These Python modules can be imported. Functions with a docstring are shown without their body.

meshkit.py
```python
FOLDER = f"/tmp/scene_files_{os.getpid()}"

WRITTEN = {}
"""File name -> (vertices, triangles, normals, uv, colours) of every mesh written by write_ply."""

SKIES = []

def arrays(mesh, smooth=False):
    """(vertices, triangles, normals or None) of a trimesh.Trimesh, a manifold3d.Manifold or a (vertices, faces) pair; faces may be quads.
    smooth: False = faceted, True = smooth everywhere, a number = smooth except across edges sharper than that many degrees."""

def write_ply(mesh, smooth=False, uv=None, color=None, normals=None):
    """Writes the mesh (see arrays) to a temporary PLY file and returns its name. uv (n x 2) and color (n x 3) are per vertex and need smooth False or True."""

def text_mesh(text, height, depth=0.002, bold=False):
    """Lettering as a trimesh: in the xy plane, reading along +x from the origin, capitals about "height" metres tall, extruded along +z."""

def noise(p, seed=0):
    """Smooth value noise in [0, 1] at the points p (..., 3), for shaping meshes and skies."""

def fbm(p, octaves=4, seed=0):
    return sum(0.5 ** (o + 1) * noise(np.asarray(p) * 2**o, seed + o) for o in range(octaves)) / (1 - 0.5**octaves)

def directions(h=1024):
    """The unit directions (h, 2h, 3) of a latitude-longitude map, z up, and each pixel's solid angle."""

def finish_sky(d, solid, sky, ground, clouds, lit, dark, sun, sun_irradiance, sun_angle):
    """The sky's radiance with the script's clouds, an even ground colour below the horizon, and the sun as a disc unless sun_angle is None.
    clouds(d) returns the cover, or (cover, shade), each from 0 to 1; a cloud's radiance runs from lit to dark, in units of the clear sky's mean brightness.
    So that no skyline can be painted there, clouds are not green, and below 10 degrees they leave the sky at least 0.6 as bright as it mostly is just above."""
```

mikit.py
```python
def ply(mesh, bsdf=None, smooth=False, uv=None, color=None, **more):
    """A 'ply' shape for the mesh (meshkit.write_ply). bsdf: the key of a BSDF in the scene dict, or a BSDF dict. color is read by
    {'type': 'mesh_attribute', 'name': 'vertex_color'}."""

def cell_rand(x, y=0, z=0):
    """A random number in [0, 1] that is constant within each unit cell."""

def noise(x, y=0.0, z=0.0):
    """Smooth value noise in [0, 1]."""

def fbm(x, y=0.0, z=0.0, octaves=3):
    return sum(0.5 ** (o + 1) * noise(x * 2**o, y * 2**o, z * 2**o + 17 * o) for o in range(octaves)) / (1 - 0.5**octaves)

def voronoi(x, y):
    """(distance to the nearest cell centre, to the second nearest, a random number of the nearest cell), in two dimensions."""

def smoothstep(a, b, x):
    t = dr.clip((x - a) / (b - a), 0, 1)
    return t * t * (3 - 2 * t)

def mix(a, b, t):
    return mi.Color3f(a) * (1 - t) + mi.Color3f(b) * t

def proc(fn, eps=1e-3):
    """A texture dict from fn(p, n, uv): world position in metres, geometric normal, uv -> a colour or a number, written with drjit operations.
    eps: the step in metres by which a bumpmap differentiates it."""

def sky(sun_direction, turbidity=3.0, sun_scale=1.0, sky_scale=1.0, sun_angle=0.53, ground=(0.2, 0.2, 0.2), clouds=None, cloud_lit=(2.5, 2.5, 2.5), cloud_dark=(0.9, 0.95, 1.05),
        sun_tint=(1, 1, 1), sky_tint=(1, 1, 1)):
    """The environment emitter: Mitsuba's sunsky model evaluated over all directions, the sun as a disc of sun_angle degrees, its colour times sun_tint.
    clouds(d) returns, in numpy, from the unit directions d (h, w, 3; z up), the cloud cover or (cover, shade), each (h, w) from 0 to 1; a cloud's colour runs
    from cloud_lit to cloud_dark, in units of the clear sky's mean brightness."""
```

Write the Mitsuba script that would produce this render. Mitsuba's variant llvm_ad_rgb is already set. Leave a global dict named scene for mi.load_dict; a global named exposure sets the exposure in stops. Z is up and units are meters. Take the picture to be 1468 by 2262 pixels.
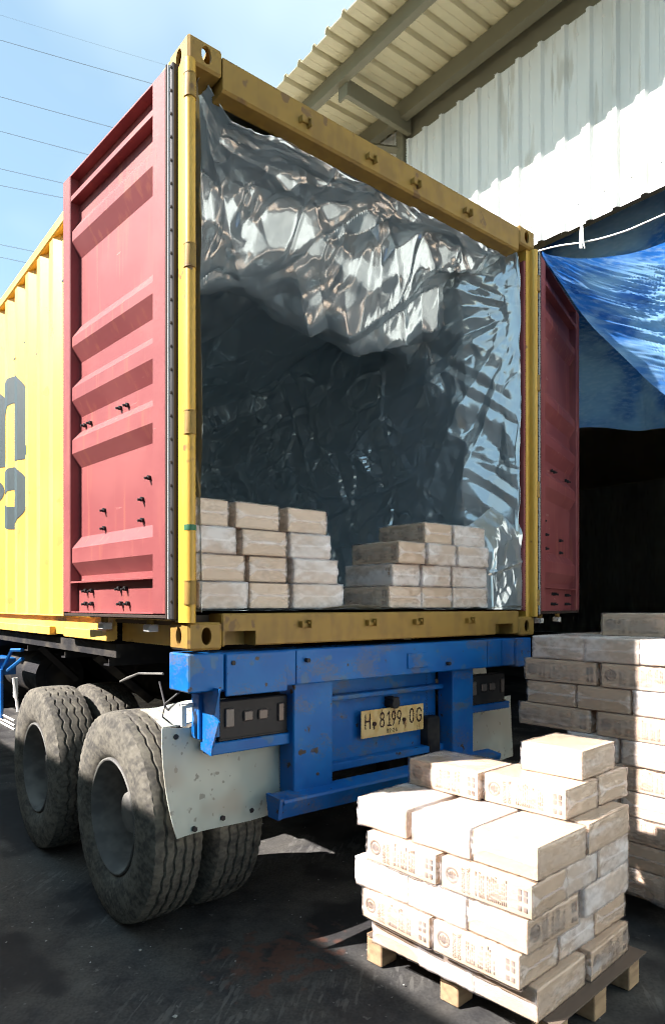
import math, random
import numpy as np, trimesh, manifold3d as m3, drjit as dr
import mitsuba as mi, mikit, meshkit
from scipy.spatial import Delaunay
from shapely.geometry import Polygon
from mikit import noise, fbm, voronoi, cell_rand, smoothstep, mix

T = mi.ScalarTransform4f
scene, labels = {}, {}
rng = np.random.default_rng(7)

# ------------------------------------------------------------------ camera, daylight, exposure
FX, YAW, CAMZ = 1500.9, 0.68029, 1.5927
CAM = np.array([-1.320, -2.586, CAMZ])
FWD = np.array([math.sin(YAW), math.cos(YAW), 0.0])
scene['camera'] = {
    'type': 'perspective', 'fov': math.degrees(2 * math.atan(734 / FX)), 'fov_axis': 'x',
    'near_clip': 0.05, 'far_clip': 900.0,
    'principal_point_offset_x': 0.0, 'principal_point_offset_y': -(1336.5 - 1131) / 2262,
    'to_world': T().look_at(origin=CAM.tolist(), target=(CAM + FWD).tolist(), up=[0, 0, 1])}
SUN = np.array([-1.0, 0.44, 0.95])


def clouds(d):
    q = np.stack([d[..., 0] / (d[..., 2] + .35), d[..., 1] / (d[..., 2] + .35), d[..., 2] * .2], -1)
    f = meshkit.fbm(q * 2.1, 5, 3)
    return .34 + np.clip((f - .42) * 1.9, 0, .45)


scene['sky'] = mikit.sky(SUN, turbidity=3.0, sun_scale=1.55, sky_scale=.9, clouds=clouds,
                         cloud_lit=(1.25, 1.55, 1.6), cloud_dark=(1.2, 1.4, 1.5), sky_tint=(.9, 1.08, 1.0), sun_tint=(.89, .99, 1.27), ground=(.12, .12, .11))
exposure = 3.25


# ------------------------------------------------------------------ helpers
def num(name):
    if name not in scene and name not in labels:
        return name
    k = 1
    while f'{name}_{k:03d}' in scene or f'{name}_{k:03d}' in labels:
        k += 1
    return f'{name}_{k:03d}'


def thing(name, label, cat, group=None):
    key = num(name)
    labels[key] = {'label': label, 'category': cat}
    if group:
        labels[key]['group'] = group
    return key


def put(key, mesh, bsdf, smooth=False, **kw):
    """One entry of the scene; the key's last piece is numbered when taken."""
    key = num(key)
    scene[key] = mikit.ply(mesh, bsdf, smooth=smooth, **kw)
    return key


def cat(*ms):
    out = []
    for m in ms:
        out += m if isinstance(m, list) else [m]
    return trimesh.util.concatenate(out)


def box(lo, hi, c=0.0):
    lo, hi = np.minimum(lo, hi).astype(float), np.maximum(lo, hi).astype(float)
    c = min(c, .45 * (hi - lo).min())
    if c <= 0:
        m = trimesh.creation.box(hi - lo)
        m.apply_translation((lo + hi) / 2)
        return m
    P = []
    for sx in (0, 1):
        for sy in (0, 1):
            for sz in (0, 1):
                p = np.array([hi[0] if sx else lo[0], hi[1] if sy else lo[1], hi[2] if sz else lo[2]])
                s = np.array([-1 if sx else 1, -1 if sy else 1, -1 if sz else 1]) * c
                for ax in range(3):
                    q = p + s
                    q[ax] = p[ax]
                    P.append(q)
    return trimesh.convex.convex_hull(np.array(P))


def frame_m(o, ux, uy, un):
    M = np.eye(4)
    M[:3, 0], M[:3, 1], M[:3, 2], M[:3, 3] = ux, uy, un, o
    return M


def at(mesh, o, ux, uy, un):
    m = mesh.copy()
    m.apply_transform(frame_m(o, ux, uy, un))
    return m


def yaw_m(o, a):
    return frame_m(o, [math.cos(a), math.sin(a), 0], [-math.sin(a), math.cos(a), 0], [0, 0, 1])


def tube(pts, r, sides=8, cap=True):
    p = np.asarray(pts, float)
    r = np.broadcast_to(r, (len(p),))
    t = np.gradient(p, axis=0)
    t /= np.linalg.norm(t, axis=1, keepdims=True)
    ref = np.array([0, 0, 1.0]) if abs(t[:, 2]).mean() < .8 else np.array([1.0, 0, 0])
    a = np.cross(t, ref)
    a /= np.linalg.norm(a, axis=1, keepdims=True)
    b = np.cross(t, a)
    th = np.arange(sides) * 2 * np.pi / sides
    v = (p[:, None] + r[:, None, None] * (np.cos(th)[None, :, None] * a[:, None] + np.sin(th)[None, :, None] * b[:, None])).reshape(-1, 3)
    n, f = len(p), []
    for i in range(n - 1):
        for j in range(sides):
            q = [i * sides + j, i * sides + (j + 1) % sides, (i + 1) * sides + (j + 1) % sides, (i + 1) * sides + j]
            f += [[q[0], q[2], q[1]], [q[0], q[3], q[2]]]
    if cap:
        v = np.vstack([v, p[0], p[-1]])
        for j in range(sides):
            f += [[n * sides, j, (j + 1) % sides], [n * sides + 1, (n - 1) * sides + (j + 1) % sides, (n - 1) * sides + j]]
    m = trimesh.Trimesh(v, f, process=False)
    m.fix_normals()
    return m


def cyl(p0, p1, r, sides=16):
    return tube([p0, p1], r, sides)


def extr(poly, h):
    """Polygon (points or shapely) in xy extruded 0..h in z."""
    P = poly if hasattr(poly, 'exterior') else Polygon(poly)
    return trimesh.creation.extrude_polygon(P, h, engine='earcut')


def wall_prism(prof, y0, y1):
    """Closed (x,z) profile extruded along y."""
    return at(extr(prof, y1 - y0), [0, y0, 0], [1, 0, 0], [0, 0, 1], [0, 1, 0])


def fixed(m):
    m.fix_normals()
    return m


def man(mesh):
    return m3.Manifold(m3.Mesh(np.asarray(mesh.vertices, np.float32), np.asarray(mesh.faces, np.uint32)))


def tm(man_):
    q = man_.to_mesh()
    return trimesh.Trimesh(q.vert_properties[:, :3], q.tri_verts, process=True)


def grid_faces(nu, nv, flip=False):
    i, j = np.meshgrid(np.arange(nu - 1), np.arange(nv - 1), indexing='ij')
    a, b, c, d = i * nv + j, (i + 1) * nv + j, (i + 1) * nv + j + 1, i * nv + j + 1
    f = np.stack([a, b, c, d], -1).reshape(-1, 4)
    f = np.vstack([f[:, [0, 1, 2]], f[:, [0, 2, 3]]])
    return f[:, ::-1] if flip else f


def sheet(P, thick=0.0):
    """A grid of points (nu,nv,3) as a sheet, with thickness along its normals when thick > 0."""
    nu, nv = P.shape[:2]
    m = trimesh.Trimesh(P.reshape(-1, 3), grid_faces(nu, nv), process=False)
    if thick <= 0:
        return m
    n = np.array(m.vertex_normals)
    v = np.vstack([m.vertices, m.vertices - n * thick])
    f = [np.array(m.faces), np.array(m.faces)[:, ::-1] + nu * nv]
    rim = [i * nv for i in range(nu)] + [(nu - 1) * nv + j for j in range(1, nv)] + [i * nv + nv - 1 for i in range(nu - 2, -1, -1)] + [j for j in range(nv - 2, 0, -1)]
    rim = np.array(rim)
    nx = np.roll(rim, -1)
    f.append(np.stack([rim, rim + nu * nv, nx], 1))
    f.append(np.stack([nx, rim + nu * nv, nx + nu * nv], 1))
    m = trimesh.Trimesh(v, np.vstack(f), process=False)
    m.fix_normals()
    return m


def fb(p, o=3, s=0):
    return meshkit.fbm(p, o, s)


# ------------------------------------------------------------------ materials
def C(r, g, b):
    return {'type': 'rgb', 'value': [r, g, b]}


def principled(color, rough=.5, spec=.5, metal=0.0, **kw):
    d = {'type': 'principled', 'base_color': color if isinstance(color, dict) else C(*color), 'roughness': rough, 'specular': spec, 'metallic': metal}
    d.update(kw)
    return d


def two(b):
    return {'type': 'twosided', 'bsdf': b}


def paint(base, alt, rust, amount, rough=.42, freq=3.0):
    """Worn paint: tone patches, vertical runs, rust spots with grain."""
    def f(p, n, uv):
        a = fbm(p.x * freq, p.y * freq, p.z * freq * .6, 3)
        run = fbm(p.x * 26, p.y * 26, p.z * 2.2, 2)
        c = mix(base, alt, smoothstep(.40, .72, a * .6 + run * .4))
        r = fbm(p.x * 11 + 3, p.y * 11, p.z * 8, 4)
        return mix(c, rust, smoothstep(amount, amount + .06, r))
    return two(principled(mikit.proc(f), rough, .4))


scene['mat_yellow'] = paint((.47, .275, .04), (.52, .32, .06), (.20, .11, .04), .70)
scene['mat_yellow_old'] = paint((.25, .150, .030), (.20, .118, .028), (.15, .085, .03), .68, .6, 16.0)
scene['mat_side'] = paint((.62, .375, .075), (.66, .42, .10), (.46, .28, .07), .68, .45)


def red_f(p, n, uv):
    a = fbm(p.x * 3, p.y * 3, p.z * 3, 3)
    c = mix((.185, .047, .050), (.215, .062, .062), smoothstep(.35, .7, a))
    run = fbm(p.x * 30, p.y * 30, p.z * 2.0, 3)
    c = mix(c, (.27, .085, .06), smoothstep(.56, .80, run) * .5)
    s = fbm(p.x * 6 + 9, p.y * 6, p.z * 22, 4)
    return mix(c, (.36, .17, .15), smoothstep(.76, .84, s) * .5)


scene['mat_red'] = two(principled(mikit.proc(red_f), .5, .35))
scene['mat_gasket'] = two(principled((.022, .022, .025), .55, .4))
scene['mat_gasket_brown'] = two(principled((.035, .024, .020), .7, .3))
scene['mat_dark_steel'] = two(principled((.018, .018, .020), .6, .3))


def chassis_f(p, n, uv):
    a = fbm(p.x * 7, p.y * 7, p.z * 7, 4)
    return mix((.012, .013, .016), (.05, .045, .038), smoothstep(.45, .75, a))


scene['mat_chassis'] = two(principled(mikit.proc(chassis_f), .75, .25))


def blue_f(p, n, uv):
    a = fbm(p.x * 5, p.y * 5, p.z * 5, 4)
    c = mix((.0012, .082, .30), (.003, .108, .34), smoothstep(.35, .7, a))
    ch = fbm(p.x * 13 + 5, p.y * 13, p.z * 9, 4)
    c = mix(c, (.06, .13, .20), smoothstep(.62, .70, ch) * .6)
    ru = fbm(p.x * 21, p.y * 21 + 7, p.z * 17, 4)
    c = mix(c, (.04, .032, .028), smoothstep(.74, .80, ru))
    dirt = fbm(p.x * 8 + 2, p.y * 8, p.z * 11, 5) * .75 + noise(p.x * 140, p.y * 140, p.z * 140) * .25
    return mix(c, (.10, .10, .095), smoothstep(.52, .72, dirt) * .55)


scene['mat_blue'] = two(principled(mikit.proc(blue_f), .45, .3))
scene['mat_logo'] = two(principled((.045, .066, .074), .5, .3))


def tyre_f(p, n, uv):
    a = fbm(p.x * 18, p.y * 18, p.z * 18, 4)
    b = fbm(p.x * 60, p.y * 60, p.z * 60, 2)
    return mix((.050, .049, .046), (.135, .128, .106), smoothstep(.25, .75, a * .55 + b * .45))


scene['mat_tyre'] = two(principled(mikit.proc(tyre_f), .85, .2))


def rim_f(p, n, uv):
    a = fbm(p.x * 14, p.y * 14, p.z * 14, 4)
    return mix((.085, .087, .085), (.15, .15, .14), smoothstep(.30, .75, a))


scene['mat_rim'] = two(principled(mikit.proc(rim_f), .7, .3))


def flap_f(p, n, uv):
    a = fbm(p.x * 4, p.y * 9, p.z * 2.2, 4)
    c = mix((.30, .34, .31), (.42, .44, .39), smoothstep(.35, .65, a))
    s = fbm(p.x * 34, p.y * 20, p.z * 22 + 4, 3)
    c = mix(c, (.16, .15, .13), smoothstep(.66, .74, s) * .7)
    r = fbm(p.x * 3.1 + 8, p.y * 9, p.z * 3, 3)
    return mix(c, (.33, .27, .21), smoothstep(.50, .68, r) * .5)


scene['mat_flap'] = two(principled(mikit.proc(flap_f), .5, .4))


def card_f(p, n, uv):
    a = fbm(p.x * 5, p.y * 5, p.z * 5, 3)
    b = noise(p.x * 260, p.y * 260, p.z * 90)
    c = mix((.53, .39, .28), (.58, .44, .325), smoothstep(.3, .7, a))
    return c * (.94 + .12 * b)


scene['mat_card'] = two(principled(mikit.proc(card_f), .75, .25))


def film_seam(p, uv):
    """Doubled film: gathered in bow-ties towards the box ends and along the lengthwise seal."""
    e, q = dr.abs(uv.x - .5) * 2, dr.abs(uv.y - .5)
    n_ = fbm(p.x * 24 + 7, p.y * 24, p.z * 30, 3)
    bow = smoothstep(.10, .0, q - (e - .60) * .60 + (n_ - .5) * .22)
    line = smoothstep(.055, .02, q + (n_ - .5) * .06)
    side = 1 - .75 * smoothstep(.990, .999, e)
    return dr.maximum(bow * smoothstep(.3, .6, n_), line * .8) * side


def film_w(p, n, uv):
    u = p.x + p.y
    a = fbm(u * 4.0, p.x * 3 - p.y * 3, p.z * 17, 4)
    b = fbm(u * 30, p.z * 55, p.x * 20, 2)
    return .03 + .26 * smoothstep(.54, .80, a * .8 + b * .2) + .34 * film_seam(p, uv)


def film_m(p, n, uv):
    a = fbm(p.x * 6, p.y * 6, p.z * 11, 4)
    b = fbm(p.x * 40, p.y * 40, p.z * 40, 3)
    return .16 + .36 * smoothstep(.36, .66, a * .75 + b * .25) + .2 * film_seam(p, uv)


film_white = principled((.78, .78, .80), .28, .6)
scene['mat_film'] = {'type': 'blendbsdf', 'weight': mikit.proc(film_w), 'bsdf_0': {'type': 'thindielectric', 'int_ior': 1.5}, 'bsdf_1': two(film_white)}
scene['mat_film_milky'] = {'type': 'blendbsdf', 'weight': mikit.proc(film_m), 'bsdf_0': {'type': 'thindielectric', 'int_ior': 1.5}, 'bsdf_1': two(film_white)}
scene['mat_print'] = two(principled((.23, .17, .14), .8, .2))


def foil_r(p, n, uv):
    return .09 + .09 * fbm(p.x * 9, p.y * 9, p.z * 9, 3)


foil_metal = {'type': 'principled', 'base_color': C(.46, .50, .505), 'roughness': mikit.proc(foil_r), 'metallic': 1.0, 'specular': .5}
scene['mat_foil'] = two({'type': 'blendbsdf', 'weight': .32, 'bsdf_0': foil_metal, 'bsdf_1': principled((.42, .50, .56), .35, .5)})


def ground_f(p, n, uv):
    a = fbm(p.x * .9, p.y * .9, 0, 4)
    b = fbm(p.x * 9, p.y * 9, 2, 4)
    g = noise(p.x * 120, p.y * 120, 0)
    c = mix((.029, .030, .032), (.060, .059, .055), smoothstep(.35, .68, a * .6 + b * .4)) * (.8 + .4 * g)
    u, v = p.x * .75 + p.y * .66, p.y * .75 - p.x * .66
    s = fbm(u * 9.0, v * 70, 5, 3) * .6 + .4 * fbm(p.x * 16, p.y * 16, 4, 3)
    c = mix(c, (.13, .13, .125), smoothstep(.54, .68, s) * smoothstep(.50, .66, fbm(p.x * 2.1 + 1, p.y * 2.1, 9, 3)) * .4)
    sp = fbm(p.x * 30, p.y * 30, 11, 3)
    c = mix(c, (.10, .10, .098), smoothstep(.80, .86, sp))
    oil = fbm(p.x * 1.7 + 4, p.y * 1.7, 3, 4)
    c = mix(c, (.016, .016, .018), smoothstep(.50, .62, oil) * .85)
    rx, ry = (p.x - .42) / .42, (p.y + .05) / .30
    rust = fbm(p.x * 22, p.y * 22, 1, 4) - .34 * (rx * rx + ry * ry)
    return mix(c, (.085, .038, .026), smoothstep(.28, .60, rust) * .7)


def ground_b(p, n, uv):
    return .006 * fbm(p.x * 14, p.y * 14, 0, 4)


scene['mat_ground'] = {'type': 'bumpmap', 'arbitrary': mikit.proc(ground_b, eps=4e-3), 'scale': 1.0, 'bsdf': two(principled(mikit.proc(ground_f), .85, .3))}


def wood_f(p, n, uv):
    a = fbm(p.x * 7 + p.y * 3, p.y * 40, p.z * 40, 3)
    b = fbm(p.x * 3, p.y * 3, p.z * 3, 3)
    return mix((.21, .14, .085), (.36, .25, .15), smoothstep(.3, .7, a * .5 + b * .5))


scene['mat_wood'] = two(principled(mikit.proc(wood_f), .8, .25))
scene['mat_board'] = two(principled((.115, .088, .070), .8, .25))


def sheet_f(p, n, uv):
    a = fbm(p.x * 2, p.y * 4, p.z * .8, 4)
    c = mix((.50, .53, .52), (.57, .60, .59), smoothstep(.3, .6, a))
    s = fbm(p.x * 6, p.y * 13, p.z * 1.6 + 3, 4)
    return mix(c, (.36, .35, .30), smoothstep(.58, .74, s) * .55)


scene['mat_white_sheet'] = two(principled(mikit.proc(sheet_f), .5, .4))
scene['mat_roof_sheet'] = two(principled((.42, .385, .25), .55, .4))
scene['mat_steel_beam'] = two(principled((.13, .125, .085), .6, .4))
scene['mat_shed'] = two(principled((.10, .11, .12), .6, .3))


def tarp_f(p, n, uv):
    w = fbm(p.x * 16 + p.z * 14, p.y * 22, p.z * 38, 4)
    a = fbm(p.x * 2.2, p.y * 2.2, p.z * 2.6, 4)
    c = mix((.022, .13, .44), (.20, .39, .61), smoothstep(.35, .65, a))
    return mix(c, (.36, .55, .72), smoothstep(.40, .78, w) * .30)


scene['mat_tarp'] = {'type': 'principledthin', 'base_color': mikit.proc(tarp_f), 'roughness': .28, 'diff_trans': .7, 'spec_trans': 0.0, 'eta': 1.4}
scene['mat_rope'] = two(principled((.72, .74, .74), .7, .3))
scene['mat_wire'] = two(principled((.10, .10, .11), .6, .3))
scene['mat_lens'] = two(principled((.085, .07, .065), .2, .5))
scene['mat_zinc'] = two(principled((.62, .62, .60), .4, .5))


def plate_f(p, n, uv):
    a = fbm(p.x * 30, p.y * 30, p.z * 12, 4)
    c = mix((.58, .43, .20), (.50, .33, .12), smoothstep(.4, .7, a))
    r = fbm(p.x * 45, p.y * 45, p.z * 9 + 2, 3)
    return mix(c, (.16, .07, .03), smoothstep(.66, .74, r) * .8)


scene['mat_plate'] = two(principled(mikit.proc(plate_f), .5, .4))
scene['mat_plate_text'] = two(principled((.03, .012, .01), .6, .3))

# ------------------------------------------------------------------ ground
gx = np.concatenate([[-400, -60, -12], np.linspace(-6, 8, 36), [14, 60, 400]])
gy = np.concatenate([[-400, -60, -12], np.linspace(-6, 10, 40), [18, 60, 400]])
GX, GY = np.meshgrid(gx, gy, indexing='ij')
GP = np.stack([GX, GY, 0 * GX], -1)
near = (np.abs(GX - 1) < 7.5) & (np.abs(GY - 2) < 8.5)
GP[..., 2] = np.where(near, .010 * (fb(GP * [1.3, 1.3, 1], 3, 2) - .5), 0) - .004
put('ground', sheet(GP), 'mat_ground', smooth=True)
labels['ground'] = {'label': 'dark worn concrete yard with scuffs and oil stains', 'kind': 'structure'}

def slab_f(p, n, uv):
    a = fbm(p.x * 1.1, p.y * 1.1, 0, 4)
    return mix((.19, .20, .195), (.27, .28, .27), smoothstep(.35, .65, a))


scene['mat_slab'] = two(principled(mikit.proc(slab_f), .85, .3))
put('concrete_yard', box([-45, -60, -.02], [45, -3.3, .012], .004), 'mat_slab')
labels['concrete_yard'] = {'label': 'pale concrete yard in the sun behind the loading place', 'kind': 'structure'}

lit, r_ = [], np.random.default_rng(3)
for i in range(170):
    p = np.array([r_.uniform(-1.6, 2.2), r_.uniform(-2.0, 1.6), .004])
    q_ = r_.uniform(.002, .006) if i > 14 else r_.uniform(.006, .010)
    m = trimesh.creation.icosphere(1, q_)
    m.vertices *= np.array([1, r_.uniform(.5, 1.2), r_.uniform(.25, .6)]) * r_.uniform(.8, 1.2, (len(m.vertices), 1))
    m.apply_transform(yaw_m(p, r_.uniform(0, 6)))
    lit.append(m)
put('grit', cat(lit), 'mat_slab')
labels['grit'] = {'label': 'pale grit and crumbs scattered over the dark yard', 'category': 'grit', 'kind': 'stuff'}

# ------------------------------------------------------------------ warehouse on the right
XW, ZW = 4.0, 6.66
wh = thing('warehouse', 'warehouse with white ribbed metal wall, overhanging roof and dark doorway behind the container', 'building')
PITCH = .2366


def ribbed(a0, n, span0, span1, pitch=PITCH, depth=.032):
    """Trapezoid-ribbed sheet: ribs repeat along a; returns points (na,2) as (a, out) for n ribs."""
    pts = []
    for k in range(n):
        b = a0 + k * pitch
        pts += [(b, 0), (b + pitch * .36, 0), (b + pitch * .37, .004), (b + pitch * .38, 0), (b + pitch * .72, 0), (b + pitch * .80, depth), (b + pitch * .92, depth)]
    pts.append((a0 + n * pitch, 0))
    return np.array(pts)


def rib_panel(y0, n, z0, z1, x, sign=-1):
    pr = ribbed(y0, n, 0, 0)
    zs = np.array([z0, z1])
    P = np.stack([np.broadcast_to((x + sign * pr[:, 1])[:, None], (len(pr), 2)), np.broadcast_to(pr[:, :1], (len(pr), 2)), np.broadcast_to(zs, (len(pr), 2))], -1)
    m = sheet(P, .004)
    return m


y = 2.70 - .016
k = 0
while y > -6:
    y -= 4 * PITCH
    put(wh + '__wall_panel', rib_panel(y, 4, 4.86 + .012 * math.sin(k * 2.3), ZW + .012 * math.cos(k * 1.7), XW - .003 * (k % 2)), 'mat_white_sheet')
    k += 1
# screws along the wall panels
sc = [cyl([XW - .004, yy, zz], [XW - .016, yy, zz], .009, 8) for yy in np.arange(-1.5, 2.6, PITCH) for zz in (5.05, 6.50)]
scr = put(wh + '__wall_screws', cat(sc), 'mat_zinc')
labels[scr] = {'kind': 'stuff'}
XE, ZE = 2.64, 6.93
# roof sheets, ribs along x, eave at XE
rs = (7.06 - ZE) / (XW + 2.0 - XE)
yy0 = -26.0
k = 0
while yy0 < 30:
    pr = ribbed(yy0, 4, 0, 0, depth=.045)
    xs = np.array([XE - .012 * ((k * 7) % 3), 34.2])
    P = np.stack([np.broadcast_to(xs, (len(pr), 2)), np.broadcast_to(pr[:, :1], (len(pr), 2)), ZE + (xs - XE) * rs + pr[:, 1:2]], -1)
    put(wh + '__roof_sheet', sheet(P, .003), 'mat_roof_sheet')
    yy0 += 4 * PITCH
    k += 1


def zroof(x):
    return ZE + (x - XE) * rs


def cpurlin(x, h, w, y0, y1, drop=.004):
    zt = zroof(x) - drop
    t = .006
    prof = [(x, zt), (x + w, zt), (x + w, zt - .03), (x + w - t, zt - .03), (x + w - t, zt - t), (x + t, zt - t), (x + t, zt - h + t), (x + w - t, zt - h + t), (x + w - t, zt - h + .03), (x + w, zt - h + .03), (x + w, zt - h), (x, zt - h)]
    return fixed(wall_prism(prof, y0, y1))


put(wh + '__purlin', cpurlin(XE + .33, .15, .075, -6, 12), 'mat_steel_beam')
put(wh + '__purlin', cpurlin(3.80, .17, .10, -6, 12), 'mat_steel_beam')
put(wh + '__wall_plate_beam', box([4.006, -6, 6.58], [4.12, 2.68, 6.92], .01), 'mat_steel_beam')
put(wh + '__bracket', cat(box([3.06, 2.60, 6.70], [3.98, 2.66, 6.87], .006), box([3.03, 2.56, 6.66], [3.06, 2.70, 6.93], .004)), 'mat_steel_beam')
put(wh + '__brace', fixed(tube([[3.98, 2.75, 6.60], [3.45, 3.5, 6.88]], .045, 4)), 'mat_steel_beam')
put(wh + '__post', box([3.93, 2.69, 0], [4.07, 2.80, 6.93], .008), 'mat_steel_beam')
put(wh + '__post', box([3.95, -5.2, 0], [4.09, -5.09, 6.93], .008), 'mat_steel_beam')
put(wh + '__lintel', box([4.01, -6, 4.885], [4.12, 2.68, 4.99], .006), 'mat_steel_beam')
# the hall behind the doorway: deep, closed on all sides, lit by the doorway alone
put(wh + '__hall_wall', rib_panel(-26.0, 236, 0, 8.2, 34.0), 'mat_white_sheet')
for yh in (-26.0, 29.8):
    put(wh + '__hall_wall', box([4.1, yh, 0], [34.1, yh + .06, 8.2]), 'mat_white_sheet')
put(wh + '__front_wall', box([4.02, 2.82, 0], [4.10, 45, 6.9]), 'mat_white_sheet')
put(wh + '__front_wall', box([4.02, -26, 0], [4.10, -2.5, 4.87]), 'mat_white_sheet')
put(wh + '__front_wall', box([4.13, -26, 5.3], [4.17, 30, 8.2]), 'mat_white_sheet')

# neighbouring shed on the left, outside the frame: its eave throws the shade over yard and wheels
sh = thing('metal_shed', 'long grey metal shed across the yard', 'shed')
put(sh + '__wall', cat([rib_panel(-9.42 + i * 4 * PITCH, 4, 0, 3.98, -3.57, 1) for i in range(25)]), 'mat_shed')
put(sh + '__roof', fixed(wall_prism([(-3.54, 3.97), (-3.54, 4.00), (-6.3, 4.6), (-9.1, 4.0), (-9.1, 3.97), (-6.3, 4.57)], -9.45, 14.3)), 'mat_roof_sheet')
put(sh + '__end_wall', cat(box([-9.0, -9.40, 0], [-3.62, -9.32, 3.97]), box([-9.0, 14.2, 0], [-3.62, 14.25, 3.97]), box([-9.06, -9.40, 0], [-9.0, 14.25, 3.97])), 'mat_shed')

# ------------------------------------------------------------------ shipping container
W, H, L, ZB = 2.438, 2.591, 12.192, 1.40
ct = thing('shipping_container', 'yellow shipping container on the blue trailer with both red doors swung open', 'shipping container')


def casting(x0, y0, z0, sx, sy, top):
    """Corner casting; sx, sy = +1 when the part runs to +x / +y from its outer corner."""
    lo, hi = np.zeros(3), np.array([.162, .178, .118])
    m = man(box(lo, hi, .010))
    m = m - man(box([.013, .013, .014 if top else .014], [.149, .165, .104], .01))
    hole = lambda a, b: man(fixed(tube([a, b], 1.0, 20)))
    def ell(c, ax, ra, rb):
        th = np.arange(20) * 2 * np.pi / 20
        e = extr([(ra * np.cos(t), rb * np.sin(t)) for t in th], .05)
        if ax == 0:
            return man(fixed(at(e, [c[0] - .025, c[1], c[2]], [0, 1, 0], [0, 0, 1], [1, 0, 0])))
        if ax == 1:
            return man(fixed(at(e, [c[0], c[1] - .025, c[2]], [1, 0, 0], [0, 0, -1], [0, 1, 0])))
        return man(fixed(at(e, [c[0], c[1], c[2] - .025], [1, 0, 0], [0, 1, 0], [0, 0, 1])))
    m = m - ell([0, .089, .060], 0, .026, .038)
    m = m - ell([.085, 0, .060], 1, .024, .038)
    m = m - ell([.085, .089, .118 if top else 0], 2, .031, .06)
    q = tm(m)
    v = q.vertices.copy()
    v[:, 0] = x0 + sx * v[:, 0]
    v[:, 1] = y0 + sy * v[:, 1]
    v[:, 2] += z0
    q = trimesh.Trimesh(v, q.faces)
    return fixed(q)


e = .004
for sx, x0 in ((1, -e), (-1, W + e)):
    for sy, y0 in ((1, -e), (-1, L + e)):
        for z0 in (ZB, ZB + H - .118):
            put(ct + '__corner_casting', casting(x0, y0, z0, sx, sy, z0 > 2), 'mat_yellow_old')
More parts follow.
